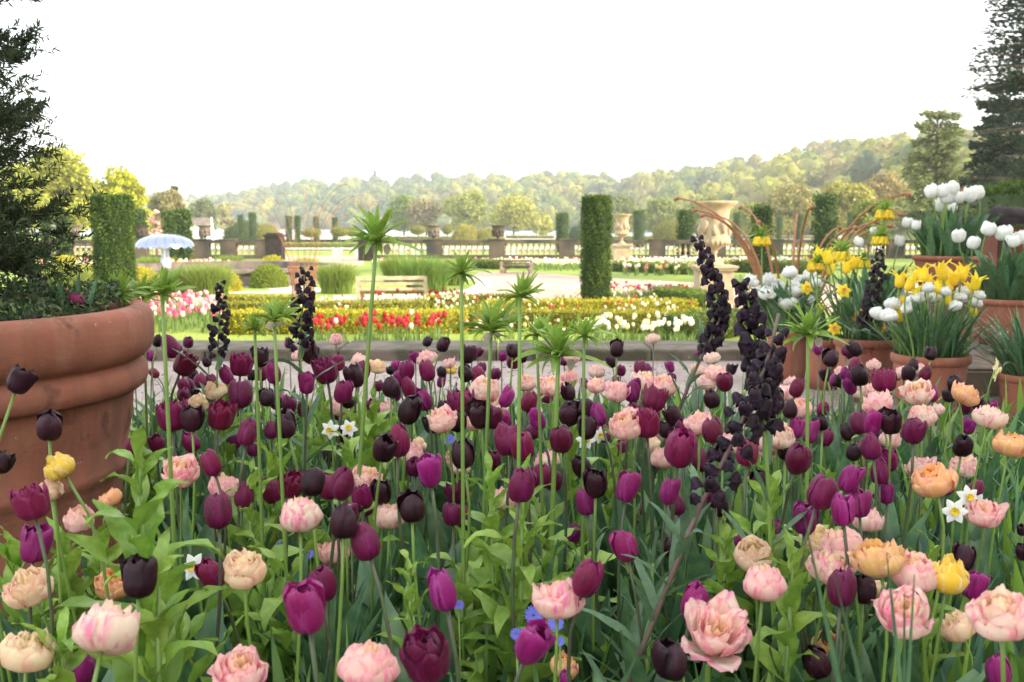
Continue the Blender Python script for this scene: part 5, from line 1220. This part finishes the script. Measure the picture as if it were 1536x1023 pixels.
SH = [(20, 800, 1.75, .15, 'leafy shoot at the left edge before the pot base', 26), (95, 790, 1.85, .14, 'leafy shoot under the yellow double tulip', 26), (150, 770, 1.9, .14, 'leafy shoot hugging the twisting one on its left', 24), (60, 860, 1.7, .13, 'low leafy shoot below the magenta pair at left', 24), (205, 620, 1.45, .16, 'large twisting leafy shoot in front of the big pot', 34), (410, 660, 2.3, .17, 'leafy shoot between black tulips left of centre', 24), (340, 560, 3.0, .15, 'bright leafy shoot right of the big pot', 22), (612, 800, 1.6, .085, 'narrow lime lily shoot at lower centre', 30),
      (785, 690, 1.75, .15, 'curly leafy shoot right of the plum centre tulips', 26), (735, 680, 1.9, .13, 'curly leafy shoot under the thick crown imperial', 22), (1160, 690, 1.9, .14, 'leafy shoot under the black round bud near the leaning spire', 28), (1190, 790, 1.6, .12, 'leafy shoot left of the pink tulip trio', 22),
      (560, 590, 3.0, .2, 'broad leafy shoot behind the central black tulips', 22), (1300, 640, 2.6, .13, 'leafy shoot among plum tulips at right', 20), (235, 800, 1.35, .15, 'low leafy shoot beside the largest black tulip', 22), (90, 905, 1.3, .14, 'leafy shoot between cream tulips at lower left', 22),
      (520, 640, 2.5, .15, 'leafy shoot behind the twin white daffodils', 20), (450, 640, 2.9, .13, 'mid bed leafy shoot beside the broad near-black tulip', 20), (690, 640, 2.7, .12, 'mid bed leafy shoot between the thick crown imperial and plum cluster', 20), (920, 640, 2.8, .12, 'mid bed leafy shoot below the tall yew column', 20), (375, 690, 2.1, .13, 'leafy shoot below the round plum tulips at left', 22), (890, 770, 1.9, .12, 'leafy shoot left of the greyish shoot', 22), (1090, 770, 1.9, .12, 'leafy shoot right of the bare purple stalk', 22), (1400, 790, 1.9, .11, 'leafy shoot under the orange-pink double tulip', 20), (1240, 690, 2.4, .12, 'leafy shoot below the right crown imperial', 20), (980, 800, 1.75, .12, 'greyish leafy shoot left of the small black bud', 26), (480, 560, 3.4, .16, 'leafy shoot under the basket fritillary', 20), (850, 560, 2.9, .16, 'leafy shoot under the leafiest crown imperial', 22)]
for i, (x, y, d, L_, l_, n) in enumerate(SH): shoot(x, y, d, L_, l_, n, seed=i, meshes=LEAFG if 'greyish' in l_ else None)

# ---- blue anemones
anem = MB()
for L_ in range(2):
    for k in range(9):
        a = k * 2 * math.pi / 9 + L_ * .35; P_ = []
        for j in range(4):
            t = j / 3; hw = .10 * math.sin(math.pi * min(.97, t * .75 + .2)); rr = .06 + .42 * t
            P_.append([(rr * math.cos(a) - math.sin(a) * u * hw, rr * math.sin(a) + math.cos(a) * u * hw, .1 + .12 * t - L_ * .06) for u in (-1, 0, 1)])
        anem.grid(P_)
ANEM = anem.mesh('blossom', M['blue'])
for x, y, h in [(800, 924, 30), (834, 936, 26), (840, 963, 16), (775, 952, 20), (692, 884, 16), (688, 908, 16), (676, 661, 18), (420, 822, 18), (465, 832, 16)]:
    k = -ray(x, y).z / ray(x, y).y; d = (CZ - .45) / k if y > 700 else (CZ - .5) / k
    P_ = at(x, y, d); e = empty('anemone', (P_.x, P_.y, .03), 0, None, 'anemone', 'blue anemones'); s = psize(h, d)
    r_ = random.Random(int(x)); MB().tube([(0, 0, 0), (.004, 0, P_.z * .5), (0, 0, P_.z - .03)], .002, 6).build('stem', M['stem'], e)
    obj('blossom', ANEM, e, (0, 0, P_.z - .03), (R(50), 0, r_.uniform(-.5, .5)), s * 1.1); AUTO.append((e, 'blue anemone', x, y))

# tall dark grass blades at lower right
for i, (x0, y0, x1, y1, l_) in enumerate([(1330, 830, 1348, 1000, 'tallest dark iris-like blade before the double pink tulips'), (1372, 862, 1362, 1020, 'dark narrow blade right of the tallest blade'), (1205, 770, 1245, 960, 'dark leaning blade with pale tip beside the magenta tulip'), (1250, 858, 1268, 930, 'short dark blade crossing the plum tulip'), (1357, 890, 1356, 1000, 'short blade between the two dark blades')]):
    d = 1.0; a = at(x0, y0, d); b_ = at(x1, y1, d); dr = (a - b_).normalized(); root = a - dr * ((a.z - .03) / dr.z)
    e = empty('grass_blade', root, 0, l_, 'leaf', 'dark upright blades'); v = a - root; P_ = []
    for j in range(9):
        t = j / 8; hw = .0055 * (1 - t ** 3) + .0003; q = v * t; P_.append([q + Vector((-hw, 0, 0)), q + Vector((0, .002, 0)), q + Vector((hw, 0, 0))])
    MB().grid(P_).build('blade', M['leaf'], e)

# ---- understory leaves (nobody could count them)
def understory():
    n = 7600; y = 1.15 + (5.05 - 1.15) * rng.uniform(0, 1, n) ** 1.15; x = (rng.uniform(-1, 1, n)) * (.60 * y + .1)
    keep = ~(((x + 1.53) ** 2 + (y - 2.65) ** 2) < .62 ** 2); x = x[keep]; y = y[keep]; n = len(x)
    seg = 6; a = rng.uniform(0, 2 * np.pi, n); L_ = rng.uniform(.22, .46, n) ; ln = rng.uniform(.1, .8, n)
    narrow = rng.uniform(0, 1, n) < .35
    W = np.where(narrow, .006, rng.uniform(.012, .024, n))
    dr = np.stack([np.cos(a), np.sin(a), 0 * a], 1); b2 = rng.uniform(-.8, .8, n); sd0 = np.stack([-np.sin(a), np.cos(a), 0 * a], 1)
    Vs = []; root = np.stack([x, y, np.full(n, .02)], 1)
    for j in range(seg + 1):
        t = j / seg; c_ = root + dr * (ln * L_ * .7 * t ** 2)[:, None] + np.array([0, 0, 1]) * (L_ * (t - .4 * ln * t ** 2.2))[:, None]
        tw = b2 * t; nr = dr * .6 + np.array([0, 0, .3]); sd = sd0 * np.cos(tw)[:, None] + nr * np.sin(tw)[:, None]
        ww = (W * (np.sin(np.pi * (t * .84 + .15)) ** .8 if j < seg else .02))[:, None]
        Vs += [c_ - sd * ww + dr * ww * -.35, c_, c_ + sd * ww + dr * ww * -.35]
    V = np.stack(Vs, 1); k = 3 * (seg + 1); base = np.arange(n)[:, None] * k; fc = []
    for j in range(seg):
        for i in range(2): fc.append(base + np.array([[3 * j + i, 3 * j + i + 1, 3 * j + i + 4, 3 * j + i + 3]]))
    Fc = np.concatenate(fc, 0)
    pal = np.array([(.055, .14, .065), (.08, .19, .07), (.13, .25, .05), (.22, .36, .05), (.07, .16, .09)])
    cc = pal[rng.choice(5, n, p=[.2, .24, .26, .22, .08])]
    o = obj('bed_foliage', mesh('bed_foliage', V.reshape(-1, 3), Fc, M['leaf_attr'], vc=cols(n, cc, .25, k, .05)))
    tag(o, 'dense undergrowth of green leaves between the tulips', 'leaves', kind='stuff')
understory()
def tulip_mass():
    V = []; Fs = []; UV = []; MI = []; b0 = 0; r_ = random.Random(91)
    mats = [M['purple'], M['violet'], M['black'], M['pink'], M['stem'], M['stem_dark'], M['leaf']]; keys = 'PVKD'
    def put(me, mtx, mi):
        nonlocal b0
        n = len(me.vertices); co = np.empty(n * 3, dtype=np.float32); me.vertices.foreach_get('co', co); co = co.reshape(-1, 3)
        A = np.array(mtx); V.append(co @ A[:3, :3].T + A[:3, 3])
        uvv = np.zeros((n, 2), dtype=np.float32)
        if me.uv_layers:
            li = np.empty(len(me.loops), dtype=np.int32); me.loops.foreach_get('vertex_index', li); uu = np.empty(len(me.loops) * 2, dtype=np.float32); me.uv_layers[0].data.foreach_get('uv', uu); uvv[li] = uu.reshape(-1, 2)
        UV.append(uvv)
        for p in me.polygons: Fs.append([i + b0 for i in p.vertices]); MI.append(mi)
        b0 += n
    k = 0
    while k < 120:
        y = r_.uniform(2.0, 4.75) if k % 3 else r_.uniform(3.4, 4.8); x = r_.uniform(-.5, .5) * y * 1.02
        if (x + 1.6) ** 2 + (y - 2.65) ** 2 < .7 ** 2 or (x > 1.9 and y > 4.3): continue
        q = r_.choice('PPPVVKKKDD'); z = r_.uniform(.46, .60); hr = {'P': .06, 'V': .06, 'K': .054, 'D': .056}[q] * r_.uniform(.75, .98)
        ti = (r_.gauss(0, .2), r_.gauss(0, .2)); hd = Vector((math.sin(ti[0]), math.sin(ti[1]), 1)).normalized()
        hm = HEADS[q][r_.randrange(len(HEADS[q]))]
        mt = Matrix.Translation((x, y, z)) @ hd.to_track_quat('Z', 'Y').to_matrix().to_4x4() @ Matrix.Rotation(r_.uniform(0, 6), 4, 'Z') @ Matrix.Diagonal((hr, hr, hr, 1))
        put(hm, mt, keys.index(q))
        st = MB().tube([(x + r_.uniform(-.03, .03), y, .03), (x, y, z * .5), (x, y, z)], .003, 6); me = st.mesh('t', M['stem']); put(me, Matrix.Identity(4), 5 if q in 'PVD' else 4); bpy.data.meshes.remove(me)
        for j in range(2):
            l = r_.uniform(.28, .4); put(LEAF[r_.randrange(7)], Matrix.Translation((x, y, .03)) @ Matrix.Rotation(r_.uniform(0, 6), 4, 'Z') @ Matrix.Diagonal((l, l, l, 1)), 6)
        k += 1
    me = mesh('tulip_mass', np.concatenate(V), Fs, mats, uv=np.concatenate(UV), mi=MI)
    tag(obj('tulip_mass', me), 'further mixed plum, black and pink tulips half hidden among the others', 'tulips', kind='stuff')
tulip_mass()
# weeds and thyme tufts at the edge of the gravel
n = 700; x = rng.uniform(-3, 3.4, n); P_ = np.stack([x, 5.1 + rng.normal(size=n) * .12, np.full(n, .0)], 1); V, Fc, k = blades(P_, .12, .6, .004, 3)
tag(obj('edge_weeds', mesh('edge_weeds', V, Fc, M['leaf_attr'], vc=cols(n, (.12, .2, .05), .3, k))), 'low weeds along the edge of the gravel', 'weeds', kind='stuff')
# loose pebbles and petals on the gravel
n = 1500; V0, F0 = lump_sphere((0, 0, 0), 1, 6, 4, .2); cen = np.stack([rng.uniform(-4, 4.5, n), rng.uniform(4.9, 8.2, n), np.full(n, .003)], 1); sz = rng.uniform(.006, .016, n)
V = (cen[:, None, :] + V0[None] * sz[:, None, None] * np.array([1, 1, .5])).reshape(-1, 3); Fc = (np.arange(n)[:, None, None] * len(V0) + F0[None]).reshape(-1, 4)
tag(obj('pebbles', mesh('pebbles', V, Fc, M['leaf_attr'], vc=cols(n, (.34, .29, .26), .4, len(V0)))), 'loose pebbles on the gravel terrace', 'pebbles', kind='stuff')

# ================================================================= the big pot with its conifer
PC = Vector((-1.60, 2.65, 0)); PR = .60
r = empty('terracotta_planter', PC, label='huge terracotta planter with thick double rim at the left edge', cat='pot')
MB().lathe([(.44, 0), (.46, .02), (.475, .12), (.49, .30), (.505, .44), (.512, .46), (.522, .475), (.522, .495), (.515, .51), (.535, .60), (.545, .70), (.545, .72)], 96).build('body', M['terra'], r)
rimp = [(.546, .700), (.565, .695), (.578, .705), (.585, .725), (.583, .75), (.573, .765), (.566, .772), (.566, .778), (.578, .784), (.594, .80), (.604, .83), (.606, .865), (.602, .90), (.592, .918), (.575, .925), (.555, .925), (.54, .915), (.535, .89), (.533, .84)]
MB().lathe([(a, b_ + .0) for a, b_ in rimp], 96, cap=False).build('rim', M['terra'], r)
MB().lathe([(.536, .86), (.3, .875), (.01, .88)], 32, cap=False).build('soil', M['soil'], r)

def potted_yew():
    base = PC + Vector((-.02, 0, .88)); r = empty('potted_conifer', base, label='dark feathery conifer growing in the huge planter', cat='tree')
    H = 1.75; b = MB(); b.tube([(0, 0, 0), (.01, .01, .5), (-.01, 0, 1.0), (0, 0, H)], [.03, .024, .016, .004], 8)
    br = []; r_ = random.Random(5)
    for k in range(340):
        t = (k + .5) / 340; z = .05 + (H - .08) * t; a = r_.uniform(0, 6.28); L_ = (.43 - .12 * t) * r_.uniform(.45, 1.05)
        if .60 < t < .66: L_ *= .55
        dr = Vector((math.cos(a), math.sin(a), 0)); q0 = Vector((0, 0, z)); q1 = q0 + dr * L_ * .55 + Vector((0, 0, L_ * .18)); q2 = q0 + dr * L_ + Vector((0, 0, L_ * r_.uniform(-.05, .4)))
        b.tube([q0, q1, q2], [.004, .0025, .0008], 5); br.append((q0, q1, q2, L_))
    b.build('trunk', M['bark'], r)
    P_ = []; D_ = []
    for q0, q1, q2, L_ in br:
        for s_ in range(26):      # side sprays
            f = r_.uniform(.12, 1); p = q0.lerp(q1, f * 2) if f < .5 else q1.lerp(q2, f * 2 - 1); dr = (q2 - q0).normalized(); sd = dr.cross(Vector((0, 0, 1))).normalized()
            sdir_ = (dr * .75 + sd * r_.choice((-1, 1)) * r_.uniform(.2, .9) + Vector((0, 0, r_.uniform(-.25, .95)))).normalized(); sl_ = .085 * r_.uniform(.6, 1.3)
            for k in range(24):
                g = k / 23; c_ = p + sdir_ * sl_ * g; n2 = sdir_.cross(Vector((r_.uniform(-1, 1), r_.uniform(-1, 1), r_.uniform(-.3, 1)))).normalized() * (1 if k % 2 else -1)
                P_.append(tuple(c_ + (sdir_ * .5 + n2) * .0065)); D_.append(tuple((sdir_ * .8 + n2).normalized()))
    P_ = np.array(P_); D_ = np.array(D_); V, Fc = cards(P_, .024, D_, .85, .2, .03); n = len(P_)
    obj('foliage', mesh('foliage', V, Fc, M['foliage_attr'], vc=cols(n, (.045, .068, .028), .45)), r)
potted_yew()
# trailing thyme-like cushion in the planter, and a tulip flopping in it
n = 9000; a = rng.uniform(0, 6.28, n); q = np.sqrt(rng.uniform(0, 1, n)) * .52
hh = .02 + .09 * rng.uniform(0, 1, n) * (1 - .4 * (q / .52)) + .03 * np.sin(a * 5) * (q / .52)
P_ = np.stack([PC.x + q * np.cos(a), PC.y + q * np.sin(a), .89 + hh], 1); V, Fc = cards(P_, .018, np.stack([np.cos(a) * .4, np.sin(a) * .4, np.ones(n)], 1), .4, .5)
cc = np.where((rng.uniform(0, 1, n) < .3)[:, None], np.array((.12, .19, .05)), np.array((.05, .085, .035)))
tag(obj('creeping_thyme', mesh('creeping_thyme', V, Fc, M['leaf_attr'], vc=cols(n, cc, .35))), 'small-leaved green mat covering the soil of the huge planter', 'ground cover', kind='stuff')
e = tulip('P', 116, 452, 30, d=2.62, zbase=.9, tilt=(-.9, -.2), leaves=0, label='drooping plum tulip lying in the huge planter', lean=.01)
for k, (x0, y0) in enumerate([(93, 412), (116, 406), (133, 412)]):
    p = at(x0, y0, 2.62) - e.location; L_ = p.length
    o_ = obj('leaf', LEAF[0], e, (.02 * (k - 1), .0, 0), (0, math.atan2(p.x, p.z), 0), (L_ * .9, L_, L_))

# ================================================================= far tree haze
def haze():
    m = bpy.data.materials.new('haze'); m.use_nodes = True; t = m.node_tree; t.nodes.clear()
    v = t.nodes.new('ShaderNodeVolumePrincipled'); v.inputs['Color'].default_value = (.92, .95, 1, 1); v.inputs['Density'].default_value = .00038; v.inputs['Anisotropy'].default_value = .3
    o_ = t.nodes.new('ShaderNodeOutputMaterial'); t.links.new(v.outputs[0], o_.inputs['Volume'])
    b = MB().box((0, 2250, 90), (16000, 5100, 260)); o = b.build('haze', m, smooth=False); tag(o, kind='stuff')
haze()

# ================================================================= labels: which one it is, told by what it stands beside
LM = [('the huge planter', 120, 620), ('the largest black tulip', 210, 865), ('the thin left fritillary', 330, 475), ('the basket fritillary', 455, 460), ('the tallest crown imperial', 552, 470), ('the leafiest crown imperial', 838, 540),
      ('the thick crown imperial', 733, 600), ('the right crown imperial', 1212, 560), ('the tall yew column', 893, 440), ('the leaning fritillary spire', 1075, 700), ('the thickest fritillary spire', 1130, 540), ('the curved fritillary spire', 1060, 460),
      ('the twin white daffodils', 510, 650), ('the blue anemone pair', 815, 935), ('the wide open pink tulip', 1075, 947), ('the frilly pink tulip', 553, 995), ('the largest plum tulip', 638, 984), ('the orange-pink double tulip', 1400, 718),
      ('the yellow-white double tulip', 1422, 860), ('the front clay pot', 1396, 575), ('the lime lily shoot', 615, 850), ('the tallest dark blade', 1335, 930), ('the white-pink nodding tulip', 162, 942), ('the twisting leafy shoot', 205, 720),
      ('the plank staging', 1495, 480), ('the raised clay bowl', 1425, 385), ('the white daffodil pot', 1181, 490), ('the dark lidded planter', 1510, 320), ('the dark potted spire', 1310, 430), ('the small black bud', 1008, 823)]
NUM = {2: 'two', 3: 'three', 4: 'four', 5: 'five', 6: 'six', 7: 'seven', 8: 'eight', 9: 'nine', 10: 'ten', 11: 'eleven', 12: 'twelve', 13: 'thirteen', 14: 'fourteen', 15: 'fifteen', 16: 'sixteen'}
ORD = ['leftmost', 'second', 'third', 'fourth', 'fifth', 'sixth', 'seventh', 'eighth', 'ninth', 'tenth', 'eleventh', 'twelfth', 'thirteenth', 'fourteenth', 'fifteenth', 'sixteenth']
cells = {}
for e, noun, x, y in AUTO:
    nm, lx, ly = min(LM, key=lambda l: (l[1] - x) ** 2 + (l[2] - y) ** 2 + (1e9 if (l[1], l[2]) == (x, y) else 0))
    dx, dy = x - lx, y - ly
    if abs(dx) > 2 * abs(dy): dr = 'right of' if dx > 0 else 'left of'
    elif abs(dy) > 2 * abs(dx): dr = 'below' if dy > 0 else 'above'
    else: dr = ('lower ' if dy > 0 else 'upper ') + ('right of' if dx > 0 else 'left of')
    cells.setdefault((noun, nm, dr), []).append((x, y, e))
for (noun, nm, dr), L_ in cells.items():
    L_.sort(key=lambda t: t[0]); n = len(L_)
    for i, (x, y, e) in enumerate(L_):
        if n == 1: s_ = f'single {noun} {dr} {nm}'
        elif n == 2: s_ = f'{"left" if i == 0 else "right"} one of two {noun}s {dr} {nm}'
        elif i == 0: s_ = f'leftmost of {NUM[n]} {noun}s {dr} {nm}'
        elif i == n - 1: s_ = f'rightmost of {NUM[n]} {noun}s {dr} {nm}'
        else: s_ = f'{ORD[i]} from left of {NUM[n]} {noun}s {dr} {nm}'
        e['label'] = s_
